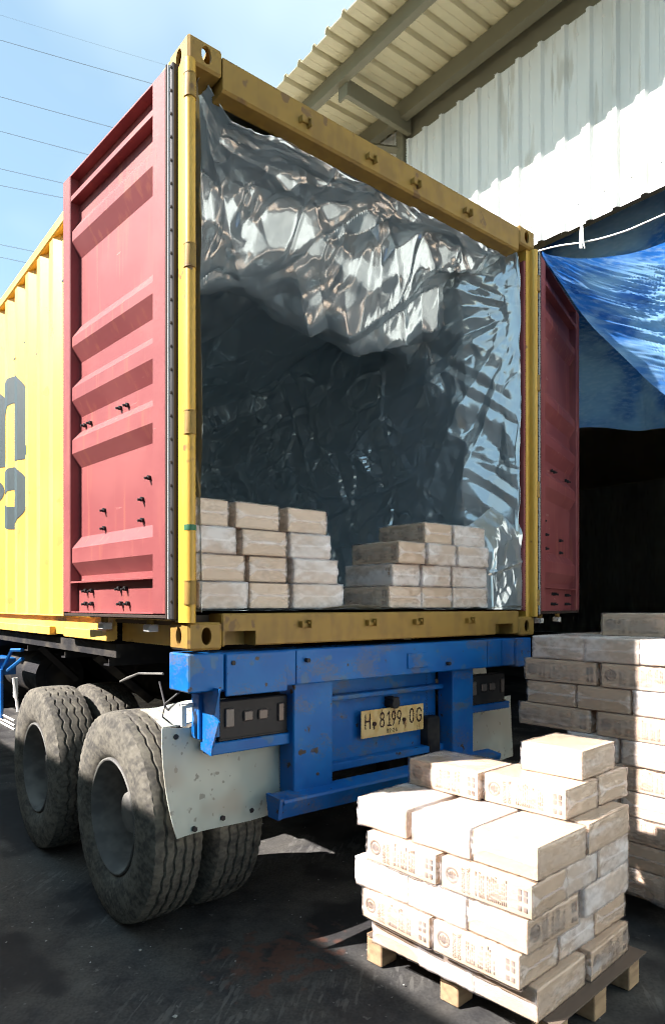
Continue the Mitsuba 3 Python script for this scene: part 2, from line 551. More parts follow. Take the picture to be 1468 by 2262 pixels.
# door header with locking-bar keepers
hd = put(ct + '__header', fixed(cat(at(extr([(0, 3.832), (.012, 3.822), (.095, 3.822), (.095, 3.975), (0, 3.966)], W - .324), [.162, 0, 0], [0, 1, 0], [0, 0, 1], [1, 0, 0]))), 'mat_yellow_old')


def keeper(x, z, up):
    q = 1 if up else -1
    return cat(box([x - .030, -.012, z - .008], [x + .030, -.001, z + .010], .002), box([x - .030, -.028, z - .020 * q], [x - .021, -.001, z + .010 * q], .002), box([x + .018, -.034, z - .026 * q], [x + .027, -.001, z + .012 * q], .002), box([x + .010, -.026, z + .006], [x + .030, -.014, z + .018], .002))


for x in (.60, 1.02, 1.345, 1.775):
    put(hd + '__keeper', keeper(x, 3.884, True), 'mat_yellow_old')
sill = man(box([.158, 0, ZB + .012], [W - .158, .12, 1.556], .006)) - man(box([.172, -.02, ZB], [.330, .10, 1.478])) - man(box([2.045, -.02, ZB], [2.215, .10, 1.478]))
sl = put(ct + '__sill', tm(sill), 'mat_yellow_old')
for x in (.60, 1.018, 1.362, 1.795):
    put(sl + '__keeper', keeper(x, 1.497, False), 'mat_yellow_old')
# rear posts: rounded outer bar and set-back inner web
th = np.linspace(np.pi, 2 * np.pi, 9)
pl = Polygon([(.004 + .023 * math.cos(t), -.004 + .023 * math.sin(t)) for t in th] + [(.027, .06), (.048, .075), (.048, .10), (-.012, .10), (-.019, .03)])
put(ct + '__rear_post', at(extr(pl, H - .236), [0, 0, ZB + .118], [1, 0, 0], [0, 1, 0], [0, 0, 1]), 'mat_yellow', smooth=35)
prr = Polygon([(W - .002 + .024 * math.cos(t), -.004 + .023 * math.sin(t)) for t in th] + [(W + .019, .10), (W - .055, .10), (W - .055, .02), (W - .026, .015)])
put(ct + '__rear_post', at(extr(prr, H - .236), [0, 0, ZB + .118], [1, 0, 0], [0, 1, 0], [0, 0, 1]), 'mat_yellow', smooth=35)
put(ct + '__post_lining', box([W - .075, .022, 1.556], [W - .056, .16, 3.80], .003), 'mat_red')


def hinge(x, z, s):
    if s > 0:
        return cat(cyl([x, -.006, z - .045], [x, -.006, z + .045], .0255, 14), cyl([x, -.006, z + .0455], [x, -.006, z + .050], .027, 14), cyl([x, -.006, z - .050], [x, -.006, z - .0455], .027, 14))
    return cat(cyl([x, -.014, z - .045], [x, -.014, z + .045], .022, 12), box([x, -.034, z - .036], [x - .045, .008, z + .036], .004), box([x - .031, -.036, z + .040], [x + .028, .012, z + .046], .001), box([x - .031, -.036, z - .046], [x + .028, .012, z - .040], .001))


for z in (3.76, 3.05, 2.355, 1.645):
    put(ct + '__hinge', hinge(.003, z, 1), 'mat_yellow_old', smooth=30)
for z in (3.66, 3.02, 2.335, 1.640):
    put(ct + '__hinge', hinge(W + .012, z, 1), 'mat_yellow_old', smooth=30)
scene['mat_green_tape'] = two(principled((.03, .12, .06), .5, .3))
put(ct + '__green_tie', cyl([.004, -.004, 1.905], [.004, -.004, 1.928], .0255, 14), 'mat_green_tape', smooth=30)
# side walls, corrugated
CP = .278


def side_profile(y0, y1):
    pts, yv = [], y0
    while yv < y1 - .01:
        pts += [(yv, 0), (yv + .07, 0), (yv + .138, .036), (yv + .210, .036)]
        yv += CP
    pts.append((y1, 0))
    return np.array([p for p in pts if p[0] <= y1])


sp = side_profile(.20, L - .2)


def side_x(yv):
    return np.interp(yv, sp[:, 0], sp[:, 1])


zr = np.linspace(1.534, 3.925, 2)
for nm, x0, s in (('left', .010, 1), ('right', W - .010, -1)):
    P = np.stack([np.broadcast_to((x0 + s * sp[:, 1])[:, None], (len(sp), 2)), np.broadcast_to(sp[:, :1], (len(sp), 2)), np.broadcast_to(zr, (len(sp), 2))], -1)
    put(ct + '__side_wall', sheet(P, .0), 'mat_side')
    a, b = (0, .06) if s > 0 else (W - .06, W)
    put(ct + '__top_rail', box([a, .178, 3.918], [b, L - .178, 3.985], .006), 'mat_side')
    lip = (-.002, .05) if s > 0 else (W - .05, W + .002)
    web = (.036, .06) if s > 0 else (W - .06, W - .036)
    put(ct + '__bottom_rail', cat(box([web[0] + .05 * s, .178, 1.402], [web[1] + .05 * s, .93, 1.53], .002), box([web[0], .93, 1.41], [web[1], L - .178, 1.532], .002), box([a, .178, 1.524], [b, L - .178, 1.5335], .002),
                                   box([lip[0], .93, 1.402], [lip[1], 1.62, 1.458], .004), box([lip[0], 1.90, 1.402], [lip[1], L - .178, 1.458], .004)), 'mat_side')
scene['mat_roof_dust'] = two(principled((.33, .33, .28), .7, .3))
put(ct + '__roof', box([.05, .1, 3.955], [W - .05, L - .1, 3.972]), 'mat_roof_dust')
put(ct + '__floor', box([.05, .12, 1.50], [W - .05, L - .1, 1.548]), 'mat_board')
put(ct + '__front_wall', box([.03, L - .09, 1.53], [W - .03, L - .05, 3.93]), 'mat_side')
# shipping line emblem on the left side: outline (y, z) clipped to the corrugation
from shapely import affinity
from shapely.ops import unary_union


def ring_arc(cx, cz, rx, rz, w, a0, a1, n=28):
    t = np.radians(np.linspace(a0, a1, n))
    o = [(cx + rx * math.cos(q), cz + rz * math.sin(q)) for q in t]
    i = [(cx + (rx - w) * math.cos(q), cz + (rz - w) * math.sin(q)) for q in t[::-1]]
    return Polygon(o + i)


def bar(a0, a1, z0, z1):
    return Polygon([(a0, z0), (a1, z0), (a1, z1), (a0, z1)])


# local a = distance towards the front of the container (+y), letters read from rear... mirrored below
G = []
ys, zt, zb = 2.585, 3.32, 2.68
# 'm': legs and two arches, right-hand foot
for c in (2.585 + .33, 2.585 + .33 + .52):
    arch = ring_arc(c, zt - .30, .33, .30, .20, 0, 180)
    G += [arch, bar(c - .33, c - .13, zb, zt - .29), bar(c + .13, c + .33, zb, zt - .29)]
G += [bar(2.47, 2.80, zb - .03, zb + .035)]
# 's' and 'c' under it
G += [ring_arc(2.585 + .33, 2.40, .33, .235, .17, 38, 322)]
G += [ring_arc(3.50, 2.49, .30, .145, .13, -20, 270), ring_arc(3.50, 2.31, .30, .145, .13, -150, 100)]
logo = unary_union([g.buffer(0) for g in G])
strips = []
bps = np.unique(np.concatenate([sp[:, 0], np.arange(2.3, 4.3, .05)]))
bps = bps[(bps > 2.3) & (bps < 4.3)]
for a0, a1 in zip(bps[:-1], bps[1:]):
    g = logo.intersection(bar(a0, a1, 2, 3.6))
    for q in getattr(g, 'geoms', [g]):
        if q.geom_type == 'Polygon' and q.area > 1e-6:
            m = extr(q, .0015)
            v = m.vertices.copy()
            xw = .010 + side_x(v[:, 0]) - .0015 - .0015 * (v[:, 2] > .001)
            strips.append(trimesh.Trimesh(np.stack([xw, v[:, 0], v[:, 1]], 1), m.faces, process=False))
lg = put(ct + '__emblem', fixed(cat(strips)), 'mat_logo')
labels[lg] = {'label': 'dark grey lettered emblem on the yellow side wall'}
# small stencil marks high on the side
marks = cat([box([.0065 + side_x(a) - .0, a, z], [.0085 + side_x(a), a + .05, z + .012]) for a, z in ((2.52, 3.46), (2.25, 3.30), (2.0, 3.52), (2.75, 3.40), (1.75, 3.62))])
put(ct + '__stencil_mark', marks, 'mat_logo')

# doors
RIBS = [(3.655, 3.585, 3.535, 3.452), (3.09, 3.02, 2.971, 2.892), (2.807, 2.749, 2.683, 2.60), (2.523, 2.471, 2.40, 2.328), (1.957, 1.893, 1.818, 1.749)]
BOLTS = [(.919, 2.545), (.85, 2.545), (.514, 2.552), (.44, 2.550), (.689, 2.072), (.689, 1.981), (.293, 2.083), (.293, 1.986), (.229, 2.174), (.879, 1.667), (.807, 1.666), (.499, 1.672), (.433, 1.671), (.879, 1.60), (.807, 1.60), (.48, 1.60), (.41, 1.60), (.907, 3.775), (.834, 3.772), (.514, 3.79), (.452, 3.79)]


def door(origin, d, n, mirror, label):
    d, n = np.array([*d, 0.0]), np.array([*n, 0.0])
    d /= np.linalg.norm(d)
    n /= np.linalg.norm(n)
    o = np.array([*origin, 0.0])
    WD, z0, z1, D = 1.090, 1.552, 3.888, .060

    def loc(mesh):      # local x = along the door from its hinge, y = z, z = out of the inner face
        return fixed(at(mesh, o, d, [0, 0, 1], n))

    def lb(u0, u1, a, b, w0, w1, c=.003):
        return box([u0, a, w0], [u1, b, w1], c)
    dk = put(ct + '__door', loc(cat(lb(0, .112, z0, z1, -D, 0, .004), lb(.997, WD, z0, z1, -D, 0, .004),
                                    lb(.112, .997, z1 - .010, z1 - .001, -D, -.002, .001), lb(.112, .997, 3.745, 3.775, -D, -.004, .002), lb(.112, .997, 3.775, z1 - .010, -D, -D + .008, 0),
                                    lb(.112, .997, 1.708, 1.718, -D, -.002, .001), lb(.112, .997, z0 + .006, 1.708, -D, -D + .018, 0), lb(.112, .997, z0, z0 + .006, -D, -.003, .001))), 'mat_red')
    labels[dk] = {'label': label}
    prof = [(1.718, -.055)]
    for a, b, c_, e_ in RIBS[::-1]:
        prof += [(e_, -.055), (c_, -.012), (b, -.012), (a, -.055)]
    prof.append((3.745, -.055))
    pr = np.array(prof)
    us = np.array([.112, .997])
    P = np.stack([np.broadcast_to(us, (len(pr), 2)), np.broadcast_to(pr[:, :1], (len(pr), 2)), np.broadcast_to(pr[:, 1:2], (len(pr), 2))], -1)
    put(dk + '__corrugated_panel', loc(sheet(P, .002)), 'mat_red')
    bl = []
    for u, z in BOLTS:
        w = np.interp(z, pr[:, 0], pr[:, 1])
        if z < 1.70:
            w = -D + .018
        if z > 3.75:
            w = -D + .008
        b_ = cyl([u, z, w], [u, z, w + .016], .011, 8)
        put(dk + '__bolt', loc(cat(b_, cyl([u, z, w], [u + .002, z - .004, w + .03], .006, 6))), 'mat_dark_steel')
    # gaskets round the rim
    put(dk + '__gasket', loc(cat(lb(-.0125, -.001, z0 - .02, z1 + .01, -.020, .002, .003), lb(WD + .001, WD + .010, z0 - .02, z1, -.03, -.004, .003), lb(0, WD, z0 - .020, z0 - .001, -.05, -.006, .004))), 'mat_gasket_brown')
    g2 = [lb(-.046, -.020, z0 - .025, z1 + .01, -.075, -.008, .006), lb(-.046, -.030, z0 - .020, z1 + .005, -.060, -.048, .004)]
    for i in range(24):
        zz = z0 + .05 + i * .0985
        g2.append(lb(-.040, -.032, zz, zz + .012, -.016, -.002, .002))
    put(dk + '__rubber_seal', loc(cat(g2)), 'mat_gasket')
    put(dk + '__seal_strip', loc(lb(-.0185, -.0145, z0 - .02, z1 + .008, -.034, -.002, .001)), 'mat_zinc')
    # locking bars on the outer face
    rods = []
    for u in (.30, .78):
        rods += [cyl([u, z0 - .06, -D - .032], [u, z1 + .04, -D - .032], .017, 10)]
        for zz in (1.75, 2.2, 2.7, 3.2, 3.65):
            rods.append(lb(u - .04, u + .04, zz, zz + .05, -D - .05, -D, .004))
    put(dk + '__locking_bar', loc(cat(rods)), 'mat_yellow_old')
    for u in (.27, .75):
        put(dk + '__cam', loc(lb(u, u + .06, z0 - .085, z0 - .05, -D - .06, -D - .01, .004)), 'mat_zinc')
    return dk


door((-.050, .117), (-.085, 1.081), (-1.081, -.085), False, 'left red door lying open along the sunlit container side')
door((2.535, .012), (.948, .32), (.32, -.948), True, 'right red door standing open in the shade')

# ------------------------------------------------------------------ foil liner inside the container
ln = thing('foil_liner', 'crumpled silver foil sheet lining the inside of the open container', 'foil liner')
XL, XR, ZT, ZF, RC = .062, 2.352, 3.905, 1.562, .07


def section(s):
    """Inner perimeter from the left floor corner over the ceiling to the right floor corner: point (x,z) and inward normal."""
    hl, wt = ZT - ZF - RC, XR - XL - 2 * RC
    q = RC * np.pi / 2
    cuts = np.cumsum([hl, q, wt, q, hl])
    x, z, nx, nz = np.zeros_like(s), np.zeros_like(s), np.zeros_like(s), np.zeros_like(s)
    m = s < cuts[0]
    x[m], z[m], nx[m], nz[m] = XL, ZF + s[m], 1, 0
    m = (s >= cuts[0]) & (s < cuts[1])
    t = (s[m] - cuts[0]) / RC
    x[m], z[m], nx[m], nz[m] = XL + RC - RC * np.cos(t), ZT - RC + RC * np.sin(t), np.cos(t), -np.sin(t)
    m = (s >= cuts[1]) & (s < cuts[2])
    x[m], z[m], nx[m], nz[m] = XL + RC + s[m] - cuts[1], ZT, 0, -1
    m = (s >= cuts[2]) & (s < cuts[3])
    t = (s[m] - cuts[2]) / RC
    x[m], z[m], nx[m], nz[m] = XR - RC + RC * np.sin(t), ZT - RC + RC * np.cos(t), -np.sin(t), -np.cos(t)
    m = s >= cuts[3]
    x[m], z[m], nx[m], nz[m] = XR, ZT - RC - (s[m] - cuts[3]), -1, 0
    return x, z, nx, nz, cuts


hl_, wt_, q_ = ZT - ZF - RC, XR - XL - 2 * RC, RC * np.pi / 2
STOT = 2 * hl_ + wt_ + 2 * q_
SC0, SC1 = hl_, hl_ + 2 * q_ + wt_      # ceiling runs from SC0 to SC1
YL = 5.2


def crumple_points(n_coarse, step, n_fine, seed, s0, s1, y0, y1, amp_c, amp_f, stretch=1.0):
    """Random facets: coarse creases sampled densely along their edges, fine facets between."""
    r = np.random.default_rng(seed)
    c = np.stack([r.uniform(s0, s1, n_coarse), r.uniform(y0, y1, n_coarse)], 1)
    # corners so that the hull is the rectangle
    edge = np.array([(a, b) for a in np.linspace(s0, s1, 24) for b in (y0, y1)] + [(a, b) for a in (s0, s1) for b in np.linspace(y0, y1, 18)])
    c = np.unique(np.vstack([c, edge]).round(5), axis=0)
    hc = r.uniform(-1, 1, len(c)) * amp_c
    D = Delaunay(c * [1, stretch])
    E = set()
    for t in D.simplices:
        for a, b in ((0, 1), (1, 2), (0, 2)):
            E.add((min(t[a], t[b]), max(t[a], t[b])))
    pts, hs = [c], [hc]
    for a, b in E:
        Lq = np.linalg.norm(c[a] - c[b])
        k_ = int(Lq / step)
        if k_ > 0:
            tt = (np.arange(k_) + 1)[:, None] / (k_ + 1)
            pts.append(c[a] * (1 - tt) + c[b] * tt)
            hs.append(hc[a] * (1 - tt[:, 0]) + hc[b] * tt[:, 0])
    f = np.stack([r.uniform(s0, s1, n_fine), r.uniform(y0, y1, n_fine)], 1)
    from scipy.interpolate import LinearNDInterpolator
    li = LinearNDInterpolator(D, hc)
    hf = li(f * [1, stretch])
    ok = ~np.isnan(hf)
    pts.append(f[ok])
    hs.append(hf[ok] + r.normal(0, 1, ok.sum()) * amp_f)
    P, Hh = np.vstack(pts), np.concatenate(hs)
    P, idx = np.unique(P.round(4), axis=0, return_index=True)
    return P, Hh[idx]


def fan(s, yv, ps, py, k, amp, reach, a0=0.0):
    """Pleats that radiate from a pinned point."""
    dx, dy = s - ps, (yv - py)
    r = np.hypot(dx, dy)
    a = np.arctan2(dx, dy + 1e-6) * k + a0
    tri = np.abs(((a / np.pi) % 2) - 1) * 2 - 1
    return amp * tri * np.minimum(r / .25, 1) * np.exp(-(r / reach) ** 2)


def tri(a):
    return np.abs((a % 2) - 1) * 2 - 1


def fold(s, yv, ang, lam, amp, seed, wob=.9, sharp=1.0):
    """Long creased folds: a triangle wave across direction ang, its phase drifting."""
    u = s * math.cos(ang) + yv * math.sin(ang)
    w = -s * math.sin(ang) + yv * math.cos(ang)
    n_ = fb(np.stack([u * 1.1 / lam * .35, w * .12, 0 * u + seed], -1), 2, seed) - .5
    g = fb(np.stack([u * .8 / lam * .3, w * 1.6, 0 * u + seed + 5], -1), 2, seed + 1)
    return amp * tri(u / lam * 2 + n_ * 2 * wob * 2) * np.clip((g - .30) * 2.6, 0, 1.3)


def pin(s, yv, ps, py, k, slope, reach, seed):
    """Pleats that radiate from a pinned point, growing with the distance and dying out."""
    dx, dy = s - ps, yv - py
    r = np.hypot(dx, dy)
    a = np.arctan2(dx, dy + 1e-6)
    n_ = fb(np.stack([a * 2.2, r * .15, 0 * a + seed], -1), 2, seed) - .5
    g = fb(np.stack([a * 4.0, r * .4, 0 * a + seed + 3], -1), 2, seed + 2)
    return slope * r * 2 * np.pi / k / 4 * tri(a * k / np.pi + n_ * 2.4) * np.exp(-(r / reach) ** 2) * np.clip((g - .25) * 2.5, .1, 1.2)


ss = np.linspace(0, STOT, 760)
ts_ = np.linspace(0, 1, 300)
S2, T2 = np.meshgrid(ss, ts_, indexing='ij')
onc0 = np.clip((S2 - SC0 + .05) / .25, 0, 1) * np.clip((SC1 + .05 - S2) / .25, 0, 1)
y_start = .042 + .040 * onc0 + .02 * (fb(np.stack([S2 * 5, 0 * S2, 0 * S2], -1), 3, 2) - .5)
Y2 = y_start + (YL - y_start) * T2 ** 1.9
x, z, nx, nz, cuts = section(np.clip(S2.ravel(), 0, STOT - 1e-6))
x, z, nx, nz = (a.reshape(S2.shape) for a in (x, z, nx, nz))
# crisp crumples at two sizes: large random facets, and small ones gathered in patches
from scipy.interpolate import LinearNDInterpolator


def facets(n, amp, seed, str_):
    r = np.random.default_rng(seed)
    p = np.vstack([np.stack([r.uniform(-.2, STOT + .2, n), r.uniform(-.1, 1.1, n)], 1), [[-.5, -.5], [STOT + .5, -.5], [-.5, 1.5], [STOT + .5, 1.5]]])
    h = r.uniform(-1, 1, len(p)) * amp
    return LinearNDInterpolator(Delaunay(p * [1, str_]), h)(np.stack([S2 + .03 * np.sin(T2 * 40), T2 * str_], -1))


crumple = facets(520, .014, 11, 3.2)
big = facets(230, .050, 12, 4.5)
top_ = np.clip((S2 - SC0 + .2) / .3, 0, 1) * np.clip((SC1 + .2 - S2) / .3, 0, 1)
big = big + top_ * facets(260, .075, 16, 4.0)
mid = facets(900, .015, 13, 2.4)
gate = np.clip((fb(np.stack([S2 * 1.7, Y2 * 1.5, 0 * S2 + 2], -1), 3, 21) - .42) * 5, .10, 1)
crease = lambda fs, fy, sd: np.clip(1 - np.abs(fb(np.stack([S2 * fs, Y2 * fy, 0 * S2 + sd], -1), 2, sd) - .5) * 26, 0, 1)
dep = .010 * crease(2.2, 3.4, 71) * gate - .008 * crease(3.4, 2.4, 72) + .006 * crease(5.5, 4.0, 73) * gate + crumple * gate + mid * np.clip((fb(np.stack([S2 * 1.2, Y2 * 1.2, 0 * S2 + 7], -1), 3, 22) - .38) * 4, .15, 1) + big * np.clip(Y2 / .4, .35, 1) + facets(3200, .0045, 14, 3.0) * gate + facets(1500, .009, 15, 2.2) * np.clip(gate, .3, 1)
dep = dep * (1 - .45 * np.clip((S2 - SC1) / .4, 0, 1) * np.clip(1.3 - Y2, 0, 1))
near_ = np.clip((Y2 - y_start) / .12, 0, 1)
onc = np.clip((S2 - SC0 + .35) / .5, 0, 1) * np.clip((SC1 + .35 - S2) / .5, 0, 1)
onr = np.clip((S2 - SC1 + .2) / .3, 0, 1)
onl = np.clip((SC0 - S2) / .3, 0, 1)
lowf = fb(np.stack([S2 * 1.3, Y2 * 1.1, 0 * S2], -1), 3, 5)
# ceiling: hung from the roof just behind the header, swagging down, then running back under the roof
sw = .50 * np.exp(-((Y2 - .80) / .38) ** 2) + .20 * np.clip((Y2 - .9) / 2.5, 0, 1)
dep += onc * sw * (.70 + .6 * lowf) * near_
drop = np.interp(S2 - SC0 - q_, [0, .25, .55, 1.05, 1.20, 1.35, 1.8, 2.1], [.105, .100, .080, .058, .050, .070, .080, .090]) + .018 * tri(S2 / .31) * fb(np.stack([S2 * 2, 0 * S2, 0 * S2], -1), 2, 4)
onC = np.clip((S2 - SC0 - .08) / .15, 0, 1) * np.clip((SC1 - .08 - S2) / .15, 0, 1)
dep += onC * drop
dep += onc * np.exp(-((Y2 - .6) / .7) ** 2) * (fold(S2, Y2, .95, .34, .045, 31) + fold(S2, Y2, 2.3, .22, .022, 32)) * near_
# right wall: leans into the opening behind the post and falls in hanging folds
dep += onr * (.15 * np.clip((Y2 - .045) / .30, 0, 1) ** .85 - .05 * np.clip((Y2 - .6) / 1.2, 0, 1)) * (.7 + .6 * lowf)
fall = np.clip((S2 - SC1 - .55) / .5, 0, 1)
deep = onr * np.clip((Y2 - .45) / .5, 0, 1)
dep += deep * (.018 * crease(1.3, 3.0, 81) + .014 * crease(2.6, 1.6, 82) - .012 * crease(3.6, 4.5, 83) + facets(700, .020, 84, 2.2) * np.clip((fb(np.stack([S2 * 1.4, Y2 * 1.3, 0 * S2 + 4], -1), 2, 85) - .40) * 5, .1, 1) + facets(260, .040, 86, 5.0))
dep += onr * (fold(S2, Y2, math.pi / 2 - .5, .42, .030, 42, 1.6) + fold(S2, Y2, math.pi / 2 - .25, .17, .010, 41, 1.8) * fall + fold(S2, Y2, .12, .75, .010, 43) + fold(S2, Y2, math.pi / 2 - .9, .16, .007, 45, 1.6) * np.exp(-(Y2 / .6) ** 2)) * near_
dep = dep * (1 - onl) + onl * (.015 + .5 * crumple + .05 * np.clip(Y2 / .6, 0, 1))
dep += pin(S2, Y2, SC1 + .34, .0, 15, .46, 1.35, 51) * near_ * np.clip(onr + onc, 0, 1)
dep += pin(S2, Y2, SC0 + q_ + 1.15, .18, 12, .46, .90, 52) * near_ * onc
dep += pin(S2, Y2, SC0 + .14, .18, 11, .44, .85, 53) * near_ * onc
dep = np.maximum(dep, -.02)
V = np.stack([x + nx * dep, Y2, z + nz * dep], -1)
put(ln + '__wall_and_ceiling_sheet', sheet(V), 'mat_foil', smooth=14)
# floor sheet with a ragged lip over the sill
P2, H2 = crumple_points(120, .04, 900, 5, 0, 1, 0, 1, .012, .002)
xf, yf = .05 + P2[:, 0] * 2.29, .012 + P2[:, 1] ** 1.5 * (YL - .05)
zf = 1.566 + np.abs(H2) * .6 + .022 * np.exp(-(yf / .05) ** 2) * np.maximum(0, fb(np.stack([xf * 3.2, 0 * xf, 0 * xf], 1), 3, 4) - .45) * 3
D2 = Delaunay(np.stack([xf, yf], 1))
put(ln + '__floor_sheet', trimesh.Trimesh(np.stack([xf, yf, zf], 1), D2.simplices, process=False), 'mat_foil', smooth=25)
# end sheet deep inside
P3, H3 = crumple_points(60, .06, 500, 6, 0, 1, 0, 1, .16, .01)
D3 = Delaunay(P3)
put(ln + '__end_sheet', trimesh.Trimesh(np.stack([.06 + P3[:, 0] * 2.3, YL - .15 + H3, 1.56 + P3[:, 1] * 2.3], 1), D3.simplices, process=False), 'mat_foil', smooth=25)
# flap drawn across the cartons at the right-hand post
u, v = np.meshgrid(np.linspace(0, 1, 60), np.linspace(0, 1, 90), indexing='ij')
xa = 2.050 + u * .312
za = 1.566 + v * (.53 + .20 * u)
rnd = lambda n, amp, sd: LinearNDInterpolator(Delaunay(np.random.default_rng(sd).uniform(-.3, 1.3, (n, 2))), np.random.default_rng(sd + 1).uniform(-1, 1, n) * amp)(np.stack([u * .9, v], -1))
ya = .036 + np.nan_to_num(rnd(60, .013, 61)) + np.nan_to_num(rnd(500, .0022, 63)) + .16 * np.clip((v - .66) / .34, 0, 1) ** 1.3 - .010 * np.exp(-((v * .6 - .25) / .012) ** 2) + .035 * np.clip((.10 - u) / .10, 0, 1) ** 2
put(ln + '__front_flap', sheet(np.stack([xa, ya, za], -1)), 'mat_foil', smooth=14)

# ------------------------------------------------------------------ trailer
tr = thing('trailer_chassis', 'blue container trailer chassis with tandem wheels and yellow number plate', 'trailer')
bo = put(tr + '__bolster', tm(man(box([.0, .0, 1.222], [.17, .19, 1.386], .006)) + man(box([.165, .012, 1.215], [2.30, .19, 1.384], .006)) + man(box([2.25, .0, 1.205], [2.412, .19, 1.385], .006))), 'mat_blue')
put(bo + '__front_plate', box([.175, -.006, 1.195], [.50, .008, 1.380], .004), 'mat_blue')
put(bo + '__reinforcing_plate', box([1.30, .004, 1.25], [1.46, .0115, 1.33], .002), 'mat_blue')
put(bo + '__weld_seam', cat(*[box([a, .006, 1.22], [a + .008, .0115, 1.38], .002) for a in (.56, 1.98, 2.12)]), 'mat_blue')
for a, b in ((.575, .815), (1.715, 1.90)):
    pk = put(tr + '__post', cat(box([a, .05, .60], [b, .17, 1.22], .006)), 'mat_blue')
put(tr + '__plate_panel', cat(box([.81, .19, .735], [1.72, .205, 1.22], .003), box([.81, .125, 1.098], [1.72, .19, 1.125], .004), box([.81, .125, .735], [1.72, .19, .775], .004)), 'mat_blue')
put(tr + '__bumper', fixed(at(extr([(0, 0), (.075, .012), (.085, .095), (.07, .105), (-.03, .092), (-.035, .08)], 1.60), [.47, .01, .60], [0, 1, 0], [0, 0, 1], [1, 0, 0])), 'mat_blue')
put(tr + '__bumper_end', fixed(at(extr([(0, 0), (.08, .0), (.10, .105), (-.02, .10)], .02), [.45, .0, .60], [0, 1, 0], [0, 0, 1], [1, 0, 0])), 'mat_blue')
for x_, z_ in ((.62, 1.33), (1.62, 1.26), (.21, 1.34)):
    put(bo + '__bolt', fixed(cyl([x_, .014, z_], [x_, -.012, z_], .011, 6)), 'mat_dark_steel')
# number plate
np_ = put(tr + '__number_plate', box([1.092, .150, .872], [1.574, .154, 1.022], .0015), 'mat_plate')


def plate_text(s, x, z, h, sx=1.0):
    m = meshkit.text_mesh(s, h, .0015)
    m.apply_scale([sx, 1, 1])
    return at(m, [x, .1495, z], [1, 0, 0], [0, 0, 1], [0, -1, 0])


chars = [('H', 1.112), ('8', 1.222), ('1', 1.275), ('9', 1.310), ('9', 1.352), ('0', 1.452), ('G', 1.508)]
for c_, x_ in chars:
    put(np_ + '__character', fixed(plate_text(c_, x_, .920, .082, .62)), 'mat_plate_text')
put(np_ + '__date_mark', fixed(plate_text('02·26', 1.275, .885, .022, 1.0)), 'mat_plate_text')
for x_ in (1.185, 1.412):
    put(np_ + '__bolt', fixed(cat(cyl([x_, .153, .945], [x_, .142, .945], .012, 10), box([x_ - .005, .1488, .915], [x_ + .004, .1505, .94], 0))), 'mat_plate_text')
put(tr + '__plate_lamp', fixed(cat(cyl([1.325, .19, 1.045], [1.325, .12, 1.045], .028, 16), box([1.30, .12, 1.065], [1.35, .2, 1.08], .003))), 'mat_dark_steel')
# light units
for nm, x0, x1 in (('left', .20, .575), ('right', 1.905, 2.27)):
    lu = put(tr + '__light_unit', cat(box([x0, .10, .985], [x1, .16, 1.160], .005), box([x0 - .004, .096, .98], [x1 + .004, .104, .99], .002)), 'mat_dark_steel')
    for a, w_, h_ in ((.028, .046, .085), (.125, .048, .045), (.205, .050, .045), (.315, .032, .085)):
        zc = 1.082
        put(lu + '__lamp_lens', box([x0 + a, .088, zc - h_ / 2], [x0 + a + w_, .101, zc + h_ / 2], .004), 'mat_lens')
put(tr + '__light_bracket', cat(box([.15, .085, .925], [.76, .16, .978], .004), box([.10, .10, 1.0], [.205, .17, 1.20], .003)), 'mat_blue')
put(tr + '__light_bracket', cat(box([1.75, .085, .935], [2.30, .16, .978], .004)), 'mat_blue')
sp_ = fixed(at(extr([(-.055, .262), (.112, .262), (.112, -.02), (.02, -.035), (.012, .0), (-.045, .12), (-.01, .14)], .008), [.115, 0, .975], [0, 1, 0], [0, 0, 1], [1, 0, 0]))
put(tr + '__side_plate', sp_, 'mat_blue')
# chassis frame under the container
fr = [box([xc - .07, .19, 1.34], [xc + .07, 11.5, 1.375], .003) for xc in (.80, 1.64)] + [box([xc - .07, .19, .93], [xc + .07, 11.5, .955], .003) for xc in (.80, 1.64)] + [box([xc - .008, .19, .955], [xc + .008, 11.5, 1.34]) for xc in (.80, 1.64)]
put(tr + '__main_beam', cat(fr[0], fr[2], fr[4]), 'mat_chassis')
put(tr + '__main_beam', cat(fr[1], fr[3], fr[5]), 'mat_chassis')
for yc in (1.15, 1.9, 2.75, 3.6, 4.6, 5.8):
    put(tr + '__cross_member', cat(box([.08, yc - .05, 1.26], [2.36, yc - .04, 1.375]), box([.08, yc - .05, 1.366], [2.36, yc + .05, 1.376]), box([.08, yc - .05, 1.255], [2.36, yc + .03, 1.264])), 'mat_chassis')
put(tr + '__air_tank', fixed(cat(cyl([.42, 3.05, 1.02], [.42, 4.05, 1.02], .19, 24), cyl([.42, 3.03, 1.02], [.42, 4.07, 1.02], .12, 24))), 'mat_chassis', smooth=40)
put(tr + '__tool_box', box([.20, 4.3, .62], [.72, 5.6, 1.24], .02), 'mat_chassis')
put(tr + '__gooseneck', cat(box([.70, 2.95, .70], [.90, 11.3, .95], .01), box([1.54, 2.95, .70], [1.74, 11.3, .95], .01)), 'mat_chassis')
put(tr + '__side_rail', cat(box([.06, .95, 1.31], [.085, 3.6, 1.385], .002), box([.06, 4.2, 1.31], [.085, 8, 1.385], .002)), 'mat_chassis')
put(tr + '__outrigger', fixed(tube([[.12, 1.42, 1.30], [.55, 1.62, .98]], .035, 4)), 'mat_chassis')
put(tr + '__outrigger', fixed(tube([[.12, 2.55, 1.30], [.45, 2.75, 1.02]], .03, 4)), 'mat_chassis')
AX = ((.79, .525), (2.12, .525))
